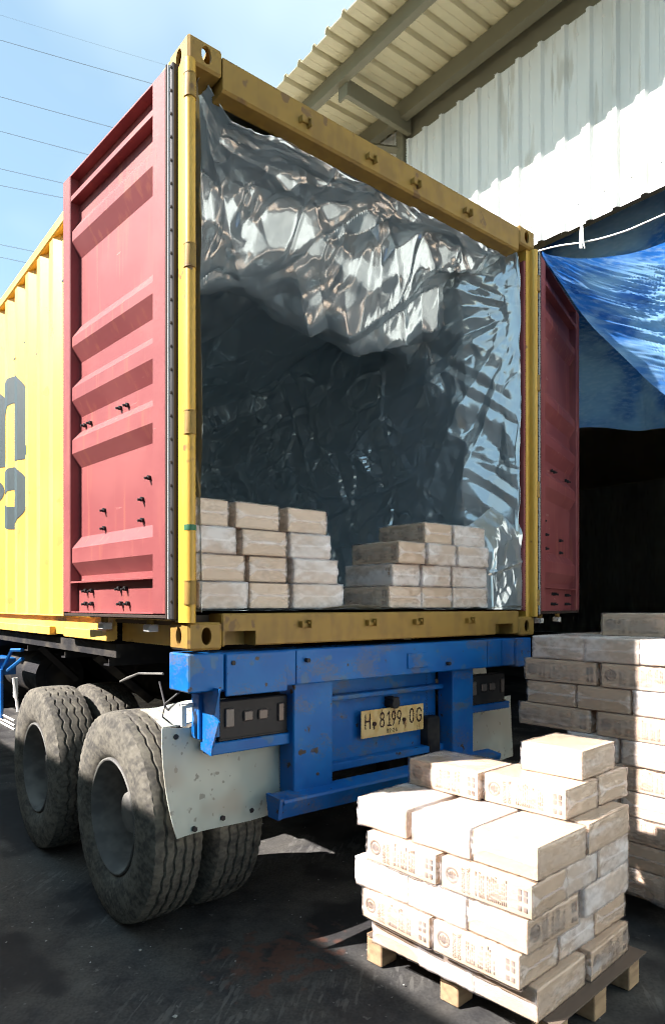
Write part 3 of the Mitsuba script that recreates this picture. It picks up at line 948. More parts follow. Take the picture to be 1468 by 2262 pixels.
for ya_, za_ in AX:
    put(tr + '__axle', fixed(cat(cyl([.45, ya_, za_], [W - .45, ya_, za_], .065, 16), cyl([.56, ya_, za_], [.70, ya_, za_], .19, 20), cyl([W - .70, ya_, za_], [W - .56, ya_, za_], .19, 20))), 'mat_chassis')
    for xc in (.80, 1.64):
        lf = []
        for i in range(7):
            ll = .52 - .062 * i
            yy_ = np.linspace(ya_ - ll, ya_ + ll, 9)
            zz_ = za_ + .13 - .013 * i + .10 * ((yy_ - ya_) / .52) ** 2
            P = np.stack([np.stack([np.full(9, xc - .04), yy_, zz_], 1), np.stack([np.full(9, xc + .04), yy_, zz_], 1)], 0)
            lf.append(sheet(P, .011))
        put(tr + '__leaf_spring', cat(lf), 'mat_chassis')
    put(tr + '__brake_chamber', fixed(cat(cyl([.62, ya_ + .26, za_ + .10], [.62, ya_ + .40, za_ + .13], .075, 16), cyl([.62, ya_ + .28, za_ + .10], [.62, ya_ + .30, za_ + .105], .085, 16))), 'mat_chassis')
for yc in (.12, 1.45, 2.80):
    put(tr + '__spring_hanger', box([.75, yc, .62], [.85, yc + .16, .94], .01), 'mat_chassis')
    put(tr + '__spring_hanger', box([1.59, yc, .62], [1.69, yc + .16, .94], .01), 'mat_chassis')
# fittings on the near side, some of them catching the sun
put(tr + '__twist_lock_handle', fixed(tube([[.10, .46, 1.262], [.09, .72, 1.245], [.06, .80, 1.215], [.04, .845, 1.195]], [.006, .006, .008, .005], 8)), 'mat_rim')
put(tr + '__side_guard', fixed(cat(tube([[.02, 2.62, 1.27], [.02, 2.9, 1.255], [.0, 3.02, 1.14], [.0, 3.10, 1.10]], .014, 6), tube([[.05, 2.72, 1.20], [.02, 3.02, 1.09]], .014, 6), box([-.02, 3.06, .72], [.0, 3.10, 1.1], .003), box([-.03, 3.1, 1.05], [.10, 3.5, 1.18], .004))), 'mat_blue')
put(tr + '__rear_guard_post', fixed(cat(box([.02, 2.84, .90], [.05, 2.87, 1.05], .003), tube([[.02, 2.85, 1.05], [.04, 2.80, .8]], .012, 6))), 'mat_zinc')
for zz in (.68, .71, .745):
    put(tr + '__step_rung', fixed(cyl([0, 2.74, zz], [0, 3.3, zz], .008, 6)), 'mat_zinc')
put(tr + '__air_hose', fixed(tube([[.10, .50, 1.22], [.06, .35, 1.12], [.10, .25, 1.02], [.16, .2, 1.05]], .005, 6)), 'mat_gasket')
put(tr + '__air_hose', fixed(tube([[.03, .15, 1.21], [-.01, .20, 1.16], [-.02, .21, 1.10], [.03, .22, 1.06]], .004, 6)), 'mat_gasket')
put(tr + '__air_valve', fixed(cat(cyl([.04, .16, 1.145], [.14, .16, 1.15], .012, 8), cyl([.05, .15, 1.06], [.05, .15, 1.15], .014, 8), box([.12, .13, 1.10], [.14, .15, 1.17], .003))), 'mat_zinc')


# wheels
def tyre_mesh(r0=.525, wid=.285, detail=True, zig=.010, seed=0, lug=1.0):
    nth = 300 if detail else 72
    a = wid / 2
    rb = .292
    # profile (x, r) from the outer bead over the tread to the inner bead
    side = [(-.78 * a, rb), (-.86 * a, rb + .012), (-.93 * a, rb + .028), (-.985 * a, rb + .06), (-1.0 * a, rb + .095), (-.99 * a, rb + .135), (-.955 * a, rb + .170), (-.90 * a, r0 - .040), (-.86 * a, r0 - .022), (-.82 * a, r0 - .010)]
    nt = 88 if detail else 9
    tread = [(q * a, r0 - .010 * (q / .80) ** 2 * (abs(q / .8) ** 2)) for q in np.linspace(-.80, .80, nt)]
    prof = np.array(side + tread + [(-p, q) for p, q in side[::-1]])
    th_ = np.arange(nth) * 2 * np.pi / nth
    X = np.broadcast_to(prof[:, 0][None], (nth, len(prof))).copy()
    R = np.broadcast_to(prof[:, 1][None], (nth, len(prof))).copy()
    TH = np.broadcast_to(th_[:, None], X.shape)
    if detail:
        tri = np.abs(((TH * 34 / (2 * np.pi)) % 1) - .5) * 4 - 1
        for g in (-.50, -.17, .17, .50):
            dd = np.abs(X - g * a - zig * tri)
            R -= .013 * np.clip((.0062 - dd) / .0025, 0, 1) * (np.abs(X) < .8 * a)
        lugp = np.abs(((TH * 60 / (2 * np.pi)) % 1) - .5) * 2
        sh = (np.abs(X) > .80 * a) & (R > r0 - .05)
        R -= sh * .006 * lug * (lugp > .62)
        X += sh * np.sign(X) * .002 * (lugp < .5)
        # ribs and raised rings on the sidewall
        sd = (np.abs(X) > .9 * a) & (R > rb + .08) & (R < rb + .15)
        X += sd * np.sign(X) * .0018 * (np.abs(((R - rb) * 60) % 1 - .5) < .2)
        tk = np.floor(TH * 150 / (2 * np.pi)).astype(int)
        lt = np.random.default_rng(5).random(160) > .45
        arc = np.sin(TH * 2.0 + seed) > .1
        X += ((R > rb + .112) & (R < rb + .128) & (np.abs(X) > .9 * a) & arc) * lt[tk % 160] * np.sign(X) * .0022
        rn = fb(np.stack([X * 9, np.cos(TH) * 4, np.sin(TH) * 4], -1), 3, seed)
        R += (rn - .5) * .003
    P = np.stack([X, R * np.cos(TH), R * np.sin(TH)], -1)
    n2 = len(prof)
    i, j = np.meshgrid(np.arange(nth), np.arange(n2 - 1), indexing='ij')
    A_, B_, C_, D_ = i * n2 + j, ((i + 1) % nth) * n2 + j, ((i + 1) % nth) * n2 + j + 1, i * n2 + j + 1
    f = np.stack([A_, B_, C_, D_], -1).reshape(-1, 4)
    f = np.vstack([f[:, [0, 1, 2]], f[:, [0, 2, 3]]])
    m = trimesh.Trimesh(P.reshape(-1, 3), f, process=False)
    if m.volume < 0:
        m.invert()
    return m


def revolve_x(prof, n=64):
    p = np.array(prof)
    th_ = np.arange(n) * 2 * np.pi / n
    P = np.stack([np.broadcast_to(p[:, 0], (n, len(p))), p[:, 1] * np.cos(th_)[:, None], p[:, 1] * np.sin(th_)[:, None]], -1)
    n2 = len(p)
    i, j = np.meshgrid(np.arange(n), np.arange(n2 - 1), indexing='ij')
    A_, B_, C_, D_ = i * n2 + j, ((i + 1) % n) * n2 + j, ((i + 1) % n) * n2 + j + 1, i * n2 + j + 1
    f = np.stack([A_, B_, C_, D_], -1).reshape(-1, 4)
    return trimesh.Trimesh(P.reshape(-1, 3), np.vstack([f[:, [0, 1, 2]], f[:, [0, 2, 3]]]), process=False)


def rim_outer():
    """Dished wheel: lip, deep barrel, disc with hand holes and hub, seen from -x."""
    prof = [(.02, .292), (-.112, .292), (-.122, .290), (-.126, .283), (-.122, .276), (-.105, .272), (-.085, .262), (-.06, .255), (.02, .250), (.07, .245), (.085, .235), (.095, .20), (.092, .165), (.085, .14), (.06, .12), (.0, .11), (-.03, .10), (-.035, .08), (-.035, .0)]
    m = [revolve_x(prof)]
    for k in range(10):
        t = k * 2 * np.pi / 10
        m.append(cyl([.09, .165 * math.cos(t), .165 * math.sin(t)], [.055, .165 * math.cos(t), .165 * math.sin(t)], .016, 6))
    return cat(m)


def rim_inner():
    return revolve_x([(-.12, .292), (-.126, .283), (-.115, .272), (-.05, .255), (.05, .25), (.06, .2), (.06, .0)], 40)


ty = {'a': tyre_mesh(zig=.0045, seed=1, lug=1.0), 'b': tyre_mesh(zig=.0085, seed=2), 'c': tyre_mesh(zig=.008, seed=3), 'low': tyre_mesh(detail=False)}


def placed(m, x, y_, z_, flip=False, turn=0.0):
    q = m.copy()
    M = trimesh.transformations.rotation_matrix(turn, [1, 0, 0])
    if flip:
        M = M @ trimesh.transformations.rotation_matrix(np.pi, [0, 0, 1])
    q.apply_transform(M)
    q.apply_translation([x, y_, z_])
    return q


ro, ri = rim_outer(), rim_inner()
for i, (ya_, za_) in enumerate(AX):
    for xs_, kind, outer, flip in ((.095, 'ab'[i], True, False), (.425, 'ac'[i], False, False), (W - .425, 'low', False, True), (W - .095, 'low', True, True)):
        wk = num(tr + '__wheel')
        labels[wk] = {}
        put(wk + '__tyre', placed(ty[kind], xs_, ya_, za_, flip, .3 + i), 'mat_tyre', smooth=40)
        put(wk + '__rim', placed(ro if outer else ri, xs_, ya_, za_, flip, .2 * i), 'mat_rim', smooth=35)
for k_ in [k_ for k_ in labels if labels[k_] == {}]:
    del labels[k_]


# mud flaps
def flap(x0, x1, ztop0, ztop1, zb0, zb1, yb, seed, curl=.0):
    nu, nv = 26, 26
    u, v = np.meshgrid(np.linspace(0, 1, nu), np.linspace(0, 1, nv), indexing='ij')
    X_ = x0 + (x1 - x0) * u + .055 * (1 - v) ** 2.2 * (1 - u) ** 3
    Zt = ztop0 + (ztop1 - ztop0) * u
    Zb = zb0 + (zb1 - zb0) * u + .012 * np.sin(u * 5 + seed)
    Z_ = Zb + (Zt - Zb) * v
    Y_ = yb + .02 * np.sin(u * 2.6 + seed) * (1 - v) * .5 - .035 * (1 - v) ** 2 * (1 - u) - .012 * (1 - v) + .012 * (fb(np.stack([u * 3, v * 3, 0 * u + seed], -1), 2, 3) - .5)
    return sheet(np.stack([X_, Y_, Z_], -1), .006)


fl = put(tr + '__mud_flap', flap(-.035, .625, 1.055, .99, .558, .590, .185, 1.0), 'mat_flap', smooth=40)
for x_, z_, y_ in ((.105, .595, .150), (.255, .612, .165), (.415, .615, .175), (.03, 1.01, .184)):
    put(fl + '__bolt', fixed(cyl([x_, y_ + .012, z_], [x_, y_ - .008, z_], .012, 10)), 'mat_dark_steel')
put(tr + '__mudguard', sheet(np.stack([np.stack([np.full(8, x_), np.linspace(.185, .42, 8), 1.060 + .05 * np.sin(np.linspace(0, 1.6, 8)) + (.02 if .1 < x_ < .4 else 0)], 1) for x_ in (-.03, .05, .2, .35, .5)], 0), .006), 'mat_flap', smooth=50)
fl2 = put(tr + '__mud_flap', flap(1.83, 2.45, .98, .99, .60, .58, .19, 2.2), 'mat_flap', smooth=40)
put(tr + '__mudguard', sheet(np.stack([np.stack([np.full(12, x_), .30 + .50 * np.sin(np.linspace(0, 1.5, 12)) * .4, .75 + np.linspace(0, .52, 12)], 1) for x_ in (2.30, 2.44, 2.56)], 0), .006), 'mat_flap', smooth=50)


# ------------------------------------------------------------------ pallets
def pallet(label, o, ang, u0, u1, v0, v1, top):
    pk = thing('wooden_pallet', label, 'pallet', None)
    M = yaw_m(o, ang)

    def P(m):
        m.apply_transform(M)
        return m
    for yc in (v0, (v0 + v1) / 2 - .045, v1 - .09):
        for xc in (u0, (u0 + u1) / 2 - .05, u1 - .10):
            put(pk + '__block', P(box([xc, yc, 0], [xc + .10, yc + .09, top - .0185], .004)), 'mat_wood')
    n = 7
    for i in range(n):
        x0 = u0 + i * (u1 - u0 - .10) / (n - 1)
        put(pk + '__deck_board', P(box([x0, v0, top - .018], [x0 + .10, v1, top], .003)), 'mat_wood')
    return pk, M


A1 = math.radians(4.2)
pk1, M1 = pallet('wooden pallet under the sunlit carton stack in front', [.727, -1.193, 0], A1, .050, .76, -.035, .875, .124)
put(pk1 + '__deck_sheet', (lambda m: (m.apply_transform(M1), m)[1])(box([.035, -.055, .1245], [.785, .86, .1285], .001)), 'mat_board')
A2 = math.radians(1.0)
pk2, M2 = pallet('wooden pallet under the tall carton stack at the right edge', [2.0, -1.22, 0], A2, .02, .92, .0, 1.02, .142)


# ------------------------------------------------------------------ cartons
def gridbox(nx, ny, nz):
    """Unit-cube surface grid with shared vertices."""
    idx, V, F = {}, [], []

    def vid(i, j, k):
        if (i, j, k) not in idx:
            idx[(i, j, k)] = len(V)
            V.append((i / nx, j / ny, k / nz))
        return idx[(i, j, k)]
    for (na, nb, f) in ((ny, nz, lambda a, b: (0, a, b)), (nx, nz, lambda a, b: (a, 0, b)), (nx, ny, lambda a, b: (a, b, 0))):
        for a in range(na):
            for b in range(nb):
                F.append([vid(*f(a, b)), vid(*f(a + 1, b)), vid(*f(a + 1, b + 1)), vid(*f(a, b + 1))])
    for (na, nb, f) in ((ny, nz, lambda a, b: (nx, a, b)), (nx, nz, lambda a, b: (a, ny, b)), (nx, ny, lambda a, b: (a, b, nz))):
        for a in range(na):
            for b in range(nb):
                F.append([vid(*f(a, b)), vid(*f(a + 1, b)), vid(*f(a + 1, b + 1)), vid(*f(a, b + 1))])
    V, F = np.array(V, float), np.array(F)
    m = trimesh.Trimesh(V, np.vstack([F[:, [0, 1, 2]], F[:, [0, 2, 3]]]), process=False)
    m.fix_normals()
    return np.array(m.vertices), np.array(m.faces)


BV, BF = gridbox(9, 7, 4)
FV, FF = gridbox(22, 16, 9)


def carton_shape(V, dims, seed, grow, bulge, nz_amp, r):
    d = np.array(dims) + 2 * grow
    c = (V - .5) * d
    # rounded edges: pull the corner lattice inwards
    inner = np.clip(c, -(d / 2 - r), d / 2 - r)
    off = c - inner
    ln_ = np.linalg.norm(off, axis=1, keepdims=True)
    c = np.where(ln_ > 1e-9, inner + off / np.maximum(ln_, 1e-9) * np.minimum(ln_, r), c)
    e = np.abs(V - .5) * 2
    n = np.where(e > .999, np.sign(V - .5), 0)
    side = 1 - np.clip((e - .75) / .25, 0, 1)
    f = bulge * np.where(n != 0, 1, 0) * np.sign(V - .5)
    for ax in range(3):
        o = [a for a in range(3) if a != ax]
        c[:, ax] += f[:, ax] * np.cos((V[:, o[0]] - .5) * np.pi) * np.cos((V[:, o[1]] - .5) * np.pi)
    q = fb(np.stack([c[:, 0] * 9, c[:, 1] * 9, c[:, 2] * 9], 1) + seed * 3.7, 3, seed)
    c += n * (q - .5)[:, None] * nz_amp
    c[:, 2] += d[2] / 2 - grow
    return c


def film_shape(dims, seed):
    V = FV
    c = carton_shape(V, dims, seed, .0025, .0025, .002, .005)
    e = np.abs(V - .5) * 2
    n = np.where(e > .999, np.sign(V - .5), 0)
    d = np.array(dims)
    # wrinkles: ridged noise stretched in a direction of its own on every face
    r = np.random.default_rng(seed)
    a = r.uniform(-.8, .8)
    u = c[:, 0] + c[:, 1]
    w1 = fb(np.stack([(u * math.cos(a) - c[:, 2] * math.sin(a)) * 7, (u * math.sin(a) + c[:, 2] * math.cos(a)) * 46, 0 * u + seed], 1), 2, seed)
    rid = 1 - np.abs(w1 - .5) * 4
    c += n * (np.clip(rid, -.2, 1) * .0032)[:, None]
    # heat-sealed fin across the two ends, gathered at the corners
    ends = np.abs(n[:, 0]) > 0
    zz = V[:, 2] - .5
    fin = np.exp(-(zz / .07) ** 2) * ends
    c[:, 0] += n[:, 0] * fin * .005
    gat = np.abs(np.sin((np.arctan2(zz, (np.abs(V[:, 1] - .5) - .5) * 1.0 + .02)) * 7)) * ends * np.clip(np.abs(V[:, 1] - .5) * 3 - .6, 0, 1)
    c[:, 0] += n[:, 0] * gat * .004
    return c


def print_mesh(L_, h, spanish, seed):
    """Box print in the long face's plane: x along the box, y up."""
    r = np.random.default_rng(seed)
    parts = []
    t = .0004
    cx = .05
    ringp = Polygon([(cx + .030 * math.cos(q), h / 2 + .030 * math.sin(q)) for q in np.linspace(0, 2 * np.pi, 28)[:-1]])
    inner = Polygon([(cx + .024 * math.cos(q), h / 2 + .024 * math.sin(q)) for q in np.linspace(0, 2 * np.pi, 24)[:-1]])
    parts.append(extr(ringp.difference(inner), t))
    for k in range(-2, 3):
        parts.append(extr(Polygon([(cx + k * .008 - .0028, h / 2 - .017 + abs(k) * .004), (cx + k * .008 + .0028, h / 2 - .017 + abs(k) * .004), (cx + k * .008 + .0016, h / 2 + .017 - abs(k) * .004), (cx + k * .008 - .0016, h / 2 + .017 - abs(k) * .004)]), t))
    words = ('CARBON', 'DE COCO') if spanish else ('COCONUT', 'CHARCOAL')
    for i, wd in enumerate(words):
        m = meshkit.text_mesh(wd, .013, t, True)
        w = m.bounds[1, 0]
        s = min(1.0, (h - .02) / w)
        m.apply_scale([s, 1, 1])
        # reads upwards
        m = at(m, [cx + .058 + i * .022, .012, 0], [0, 1, 0], [-1, 0, 0], [0, 0, 1])
        parts.append(m)
    x_ = cx + .105
    while x_ < L_ - .10:
        n_ = r.integers(3, 7)
        y0 = .016
        for _ in range(n_):
            ll = r.uniform(.006, .02)
            if y0 + ll > h - .014:
                break
            parts.append(extr([(x_, y0), (x_ + .0035, y0), (x_ + .0035, y0 + ll), (x_, y0 + ll)], t))
            y0 += ll + .005
        x_ += .0085 if r.random() > .3 else .017
    for i in range(2):
        for y0 in (.020, .055, .078):
            parts.append(extr([(L_ - .052 + i * .022, y0), (L_ - .040 + i * .022, y0), (L_ - .040 + i * .022, y0 + .018), (L_ - .052 + i * .022, y0 + .018)], t))
    return cat(parts)


NC = [0]


def carton(label, o, ang, L_, W_, h, group, prints=(), film=None, tilt=0.0):
    """o = centre of the base; L_ along local x at angle ang. prints: local long faces (+1 / -1 = +y / -y side) that carry print."""
    NC[0] += 1
    sd = NC[0]
    r = np.random.default_rng(sd)
    key = thing('carton', label, 'cardboard box', group)
    M = yaw_m(np.array(o) + [*r.normal(0, .003, 2), 0], ang + r.normal(0, .016))
    if tilt:
        M = M @ trimesh.transformations.rotation_matrix(tilt, [1, 0, 0])

    def P(c, f):
        m = trimesh.Trimesh(c, f, process=False)
        m.apply_transform(M)
        return m
    scene[key] = mikit.ply(P(carton_shape(BV, (L_, W_, h - .006), sd, 0, .0025, .002, .0035), BF), 'mat_card', smooth=40)
    for s in prints:
        pm = print_mesh(L_, h, sd % 2 == 0, sd)
        ux, un = ([1, 0, 0], [0, -1, 0]) if s < 0 else ([-1, 0, 0], [0, 1, 0])
        ox = [-L_ / 2, -W_ / 2 - .0030, 0] if s < 0 else [L_ / 2, W_ / 2 + .0030, 0]
        pm = at(pm, ox, ux, [0, 0, 1], un)
        pm.apply_transform(M)
        labels[put(key + '__print', fixed(pm), 'mat_print')] = {'kind': 'stuff'}
    milky = film if film is not None else (not prints and r.random() < .35)
    put(key + '__plastic_film', P(film_shape((L_, W_, h - .006), sd), FF), 'mat_film_milky' if milky else 'mat_film', smooth=True, uv=FV[:, 1:])
    return key


def local(M, u, v, z):
    q = M @ np.array([u, v, z, 1.0])
    return q[:3]


# front pallet: local u runs right along the shaded face, v runs back along the sunlit face
G1 = 'cartons on the front pallet'
ZP, HB = .1295, .1245


def stack_box(layer, corner, u0, u1, v0, v1, label, prints=(), group=G1, ang=A1, zp=ZP, hb=HB, hh=None, film=None):
    M = yaw_m([corner[0], corner[1], 0], ang)
    o = local(M, (u0 + u1) / 2, (v0 + v1) / 2, zp + hb * layer)
    if u1 - u0 >= v1 - v0:
        return carton(label, o, ang, u1 - u0, v1 - v0, hh or hb, group, prints, film)
    return carton(label, o, ang + math.pi / 2, v1 - v0, u1 - u0, hh or hb, group, prints, film)


c1 = (.727, -1.193)
lab = '{} layer carton of front pallet, {}'
low = 'bottom'
stack_box(0, c1, 0, .352, 0, .262, lab.format(low, 'near corner between sunlit and shaded face'))
stack_box(0, c1, 0, .352, .268, .530, lab.format(low, 'second from the near corner along the sunlit face'))
stack_box(0, c1, 0, .352, .537, .800, lab.format(low, 'at the far left end of the sunlit face'))
stack_box(0, c1, .386, .738, 0, .262, lab.format(low, 'at the right end of the shaded face'), (-1,))
c2 = (.668, -1.158)
stack_box(1, c2, 0, .255, 0, .377, lab.format('second', 'printed long side at the near corner'), (1,))
stack_box(1, c2, 0, .255, .382, .757, lab.format('second', 'printed side, left of sunlit face'), (1,))
stack_box(1, c2, .285, .550, 0, .377, lab.format('second', 'middle one of the shaded face'))
stack_box(1, c2, .572, .835, 0, .377, lab.format('second', 'right one of the shaded face'))
c3 = (.690, -1.186)
stack_box(2, c3, 0, .350, 0, .255, lab.format('third', 'at the near corner'), (-1,))
stack_box(2, c3, 0, .350, .262, .548, lab.format('third', 'in the middle of the sunlit face'))
stack_box(2, c3, 0, .350, .555, .842, lab.format('third', 'at the left end of the sunlit face'))
stack_box(2, c3, .405, .795, 0, .262, lab.format('third', 'right of the wide gap in the shaded face'))
c4 = (.682, -1.184)
stack_box(3, c4, 0, .245, 0, .385, lab.format('fourth', 'printed long side at the near corner'), (1,))
stack_box(3, c4, 0, .245, .397, .775, lab.format('fourth', 'printed side, left of sunlit face'), (1,))
stack_box(3, c4, .255, .505, 0, .375, lab.format('fourth', 'middle one of the shaded face'))
stack_box(3, c4, .525, .800, 0, .375, lab.format('fourth', 'right one of the shaded face'))
c5 = (.722, -1.198)
stack_box(4, c5, 0, .345, 0, .272, lab.format('fifth', 'bright topped, at the near corner'))
stack_box(4, c5, 0, .345, .290, .565, lab.format('fifth', 'bright topped, middle of sunlit face'))
stack_box(4, c5, 0, .345, .598, .872, lab.format('fifth', 'bright topped, left end of sunlit face'))
stack_box(4, c5, .375, .745, 0, .265, lab.format('fifth', 'right end of the shaded face'))
stack_box(4, c5, .375, .745, .29, .565, lab.format('fifth', 'behind, under the sixth-layer cartons'))
stack_box(4, c5, .375, .745, .598, .872, lab.format('fifth', 'back right, under the carton with round emblem'))
c6 = (1.050, -1.100)
stack_box(5, c6, 0, .262, 0, .375, lab.format('sixth', 'long sunlit one at the near end'), (1,))
stack_box(5, c6, .285, .540, 0, .375, lab.format('sixth', 'shaded one at the right end'))
stack_box(5, (1.000, -.712), 0, .262, 0, .385, lab.format('sixth', 'far left one with a dark round emblem'), (1,))
stack_box(6, (1.215, -1.062), 0, .300, 0, .275, 'single white-lit carton on the very top of the front pallet')

# back stack at the right edge
G2 = 'cartons on the tall back stack'
HB2, ZP2 = .1278, .145
cb = (2.0, 0)
BLAB = '{} row carton of tall right stack, {}'


def bs(layer, y1, y0, prints, label, x0=0.0, w=None):
    dy = y1 - y0
    ww = w or (.30 if dy > .36 else .425)
    return stack_box(layer, (2.0 + x0, y0), 0, ww, 0, dy, label, prints, G2, 0.0, ZP2, HB2)


row = {9: 'second', 8: 'third', 7: 'fourth', 6: 'fifth', 5: 'sixth', 4: 'seventh', 3: 'eighth', 2: 'ninth', 1: 'tenth', 0: 'eleventh'}
for la, ends in ((9, [(-.295, -.606), (-.624, -.915), (-.923, -1.215)]), (7, [(-.26, -.566), (-.574, -.865), (-.885, -1.19)])):
    for (a, b), w_ in zip(ends, ('left end', 'middle', 'right end, partly in sun')):
        bs(la, a, b, (), BLAB.format(row[la], w_))
for la, ends in ((8, [(-.242, -.678), (-.707, -1.14)]), (6, [(-.214, -.642), (-.690, -1.12)]), (4, [(-.25, -.68), (-.765, -1.19)]), (2, [(-.24, -.67), (-.725, -1.15)])):
    for (a, b), w_ in zip(ends, ('left one with print', 'right one with print, partly in sun')):
        if a < -.5 or la > 5:
            bs(la, a, b, (1,), BLAB.format(row[la], w_))
for la in (5, 3, 1):
    bs(la, -.52, -.80, (), BLAB.format(row[la], 'mostly hidden behind the front pallet'))
    bs(la, -.815 - .012 * la / 5, -1.12, (), BLAB.format(row[la], 'sunlit short side at the right'))
bs(0, -.80, -1.20, (), BLAB.format(row[0], 'on the pallet under loose film'), w=.425)
for a, b, w_ in ((-.25, -.56, 'left'), (-.57, -.88, 'middle')):
    bs(9, a, b, (), BLAB.format('second', w_ + ' one of the rear rank'), x0=.44)
bs(10, -.575, -.99, (1,), BLAB.format('top', 'grey in the shade against the dark doorway'), x0=.26)
bs(10, -1.0, -1.40, (1,), BLAB.format('top', 'cut off by the picture edge'), x0=.26)

# loose stretch film hanging at the foot of the back stack
nu, nv = 40, 14
u, v = np.meshgrid(np.linspace(0, 1, nu), np.linspace(0, 1, nv), indexing='ij')
q3 = np.stack([u * 7, v * 3, 0 * u], -1)
P = np.stack([1.975 + .05 * (fb(q3 * 1.6, 3, 9) - .5) + .02 * (1 - v), -1.24 + u * .62, .128 + v * .155 + .03 * (fb(q3, 3, 3) - .5)], -1)
sf = put('stretch_film', sheet(P), 'mat_film', smooth=30)
labels[sf] = {'label': 'loose crinkled stretch film hanging over the foot of the tall carton stack', 'category': 'plastic film'}

# inside the container, left and right of the opening
G3 = 'cartons loaded in the container'
HC, ZC, YC = .122, 1.578, .052
LC = 'carton in container, left group, {} row, {} column'
RW = ('bottom', 'second', 'third', 'top')
CW = ('left', 'middle', 'right')
for r_, ends in enumerate(([(.058, .319), (.324, .558), (.574, .899)], [(.05, .317), (.326, .558), (.574, .866)], [(.045, .272), (.281, .553), (.565, .830)], [(.04, .250), (.260, .527), (.547, .816)])):
    for c_, (a, b) in enumerate(ends):
        yo = YC + [.0, .012, .004, .018][r_] + .006 * c_
        stack_box(r_, (a + .012, yo), 0, b - a - .020 - .004 * r_, 0, .375, LC.format(RW[r_], CW[c_]), (), G3, 0.0, ZC, HC, film=((1, 0, 1), (0, 0, 1), (1, 0, 1), (0, 0, 0))[r_][c_] == 1)
RCl = 'carton in container, right group, {} row, {} column'
for r_, ends in enumerate(([(1.202, 1.453), (1.461, 1.715), (1.723, 2.031)], [(1.229, 1.445), (1.460, 1.700), (1.720, 2.03)], [(1.246, 1.461), (1.470, 1.715), (1.730, 2.01)], [None, (1.490, 1.722), (1.735, 2.02)])):
    for c_, ab in enumerate(ends):
        if ab is None:
            continue
        a, b = ab
        yo = YC + [.0, .006, -.02, .01][r_]
        stack_box(r_, (a + .003, yo), 0, b - a - .008, 0, .375, RCl.format(RW[r_], CW[c_]), (1,) if c_ == 0 or r_ == 3 else (), G3, 0.0, ZC, HC, film=((0, 0, 1), (1, 1, 1), (0, 1, 1), (0, 0, 1))[r_][c_] == 1)


# ------------------------------------------------------------------ tarpaulins, rope, power lines
def ray_x(xv, px, py):
    """World point on the plane x = xv seen at a photograph position (used once, to measure sizes)."""
    k = (px - 734) / FX
    d = np.array([FWD[0] + k * math.cos(YAW), FWD[1] - k * math.sin(YAW), (1336.5 - py) / FX])
    return CAM + d * (xv - CAM[0]) / d[0]


def resample(pts, n):
    pts = np.array(pts)
    s = np.concatenate([[0], np.cumsum(np.linalg.norm(np.diff(pts, axis=0), axis=1))])
    t = np.linspace(0, s[-1], n)
    from scipy.interpolate import PchipInterpolator
    return np.stack([PchipInterpolator(s, pts[:, i])(t) for i in range(3)], 1)


topE = resample([ray_x(2.62, 1196, 560), ray_x(3.0, 1270, 570), ray_x(3.3, 1340, 567), ray_x(3.5, 1400, 557), ray_x(3.7, 1468, 535), ray_x(3.9, 1570, 495)], 190)
botE = resample([ray_x(2.60, 1198, 566), ray_x(2.75, 1240, 628), ray_x(2.9, 1290, 700), ray_x(3.1, 1380, 792), ray_x(3.25, 1468, 872), ray_x(3.4, 1570, 930)], 190)
v = np.linspace(0, 1, 150)[None, :, None]
P = topE[:, None] * (1 - v) + botE[:, None] * v
Q = np.stack([P[..., 1] * 2.0 + P[..., 0], P[..., 2] * 3.0 - P[..., 1] * 1.2, 0 * P[..., 0]], -1)
wr = fb(Q * [2.2, 9, 1], 4, 3) - .5 + .22 * (1 - np.abs(fb(Q * [6, 17, 1], 3, 12) - .5) * 5) + .10 * (fb(Q * [30, 40, 1], 2, 14) - .5) + .6 * (fb(Q * [1.5, 3, 1], 3, 6) - .5)
P = P + np.array([-.8, -.5, .2]) * (wr * .11)[..., None] * np.sin(np.pi * np.clip(v, .02, .98))
# crease from the pinned corner
tp = thing('tarpaulin', 'wrinkled faded blue tarpaulin in the sun beside the right container door', 'tarpaulin')
scene[tp] = mikit.ply(sheet(P), 'mat_tarp', smooth=True)
u, v = np.meshgrid(np.linspace(0, 1, 80), np.linspace(0, 1, 40), indexing='ij')
Yt = -2.6 + u * 6.6
Zt = 6.0 - v * (2.62 + .22 * np.sin(u * 3.6 + 1.2) - .30 * u)
P = np.stack([6.1 + .13 * np.sin(Yt * 5.1 + v * 2) * (.3 + v) + .05 * np.sin(Yt * 13 - v * 3) * v + .16 * (fb(np.stack([Yt * 2.2, Zt * 2.2, 0 * Yt], -1), 3, 2) - .5), Yt, Zt], -1)
tq = thing('tarpaulin', 'deep blue tarpaulin curtain hanging in the shaded warehouse doorway', 'tarpaulin')
scene[tq] = mikit.ply(sheet(P), 'mat_tarp', smooth=True)
u, v = np.meshgrid(np.linspace(0, 1, 60), np.linspace(0, 1, 14), indexing='ij')
ua = resample([ray_x(4.6, 1150, 545), ray_x(4.6, 1290, 480), ray_x(4.6, 1380, 435), ray_x(4.6, 1468, 393), ray_x(4.6, 1580, 340)], 60)
ub = resample([ray_x(4.55, 1150, 575), ray_x(4.5, 1270, 600), ray_x(4.5, 1360, 610), ray_x(4.5, 1468, 585), ray_x(4.5, 1580, 555)], 60)
ua[:, 2] += .02 * np.clip(np.sin(ua[:, 1] * 2 * np.pi / PITCH), .3, 1)
P = ua[:, None] * (1 - v[..., None]) + ub[:, None] * v[..., None]
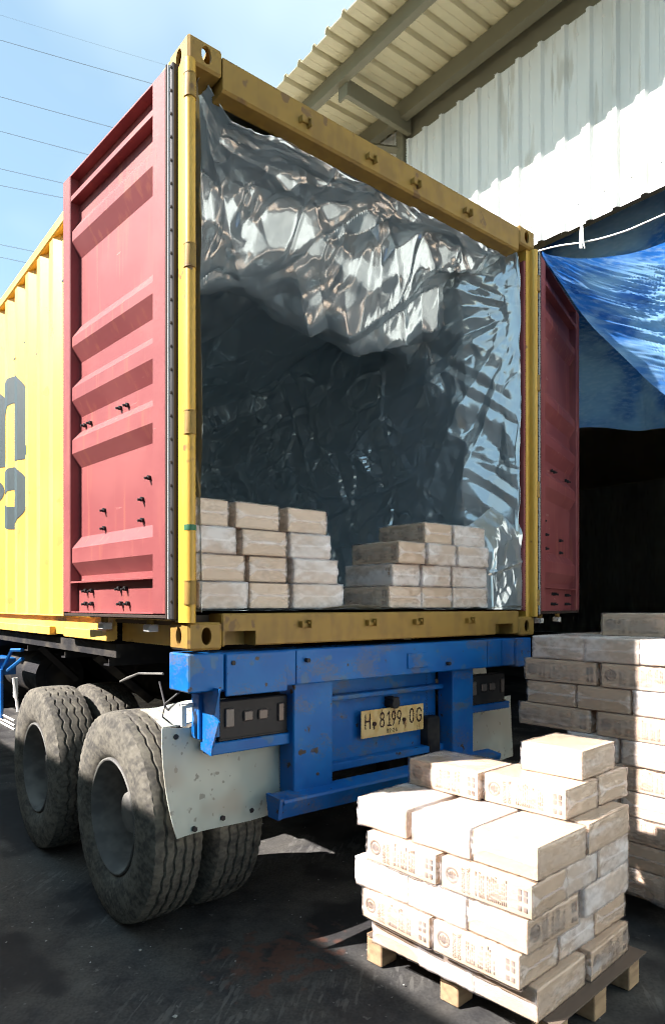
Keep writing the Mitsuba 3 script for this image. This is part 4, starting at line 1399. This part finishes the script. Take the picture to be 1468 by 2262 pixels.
P[..., 0] -= .05 * (fb(np.stack([P[..., 1] * 4, P[..., 2] * 4, 0 * u], -1), 3, 5) - .5)
ts = thing('tarpaulin', 'dull blue tarpaulin strip slung along the lower edge of the white wall', 'tarpaulin')
scene[ts] = mikit.ply(sheet(P), 'mat_tarp', smooth=True)
rp = thing('rope', 'white rope running along the blue tarpaulin strip', 'rope')
scene[rp] = mikit.ply(tube(resample([ray_x(3.78, 1184, 555), ray_x(3.78, 1230, 543), ray_x(3.78, 1290, 534), ray_x(3.78, 1345, 521), ray_x(3.78, 1400, 502), ray_x(3.78, 1468, 472), ray_x(3.78, 1560, 425)], 40), .007, 6), 'mat_rope', smooth=True)
rk = thing('rope', 'frayed white rope end tied over the blue tarpaulin strip', 'rope')
scene[rk] = mikit.ply(cat([tube([ray_x(3.76, 1284, 484), ray_x(3.74, 1284 + a, 505), ray_x(3.73, 1284 + a * 1.6, 530), ray_x(3.74, 1284 + b, 548)], [.004, .008, .008, .005], 6) for a, b in ((-2, -3), (2, 7), (0, 1))]), 'mat_rope', smooth=True)

W0 = 26.0
for i, (ya_, sl_) in enumerate(((95, .285), (220, .27), (296, .262), (378, .225), (414, .195), (545, .20), (573, .205), (40, .30))):
    def far(px, py):
        k = (px - 734) / FX
        return CAM + np.array([FWD[0] + k * math.cos(YAW), FWD[1] - k * math.sin(YAW), (1336.5 - py) / FX]) * W0
    a, b = far(-900, ya_ - 900 * sl_ * 1.06), far(900, ya_ + 900 * sl_)
    t = np.linspace(0, 1, 30)[:, None]
    cpts = a * (1 - t) + b * t
    cpts[:, 2] -= .25 * (4 * t * (1 - t))[:, 0] - .25
    wl = ('topmost power line crossing the upper left sky', 'second power line from the top in the upper left sky', 'third power line from the top in the upper left sky', 'fourth power line from the top in the upper left sky', 'fifth power line from the top in the left sky', 'upper one of the two lowest power lines in the left sky', 'lowest power line in the left sky', 'faint power line high above the others')
    pw = thing('power_line', wl[i], 'power line', 'power lines in the sky')
    scene[pw] = mikit.ply(tube(cpts, .008 if i < 7 else .003, 5), 'mat_wire', smooth=True)
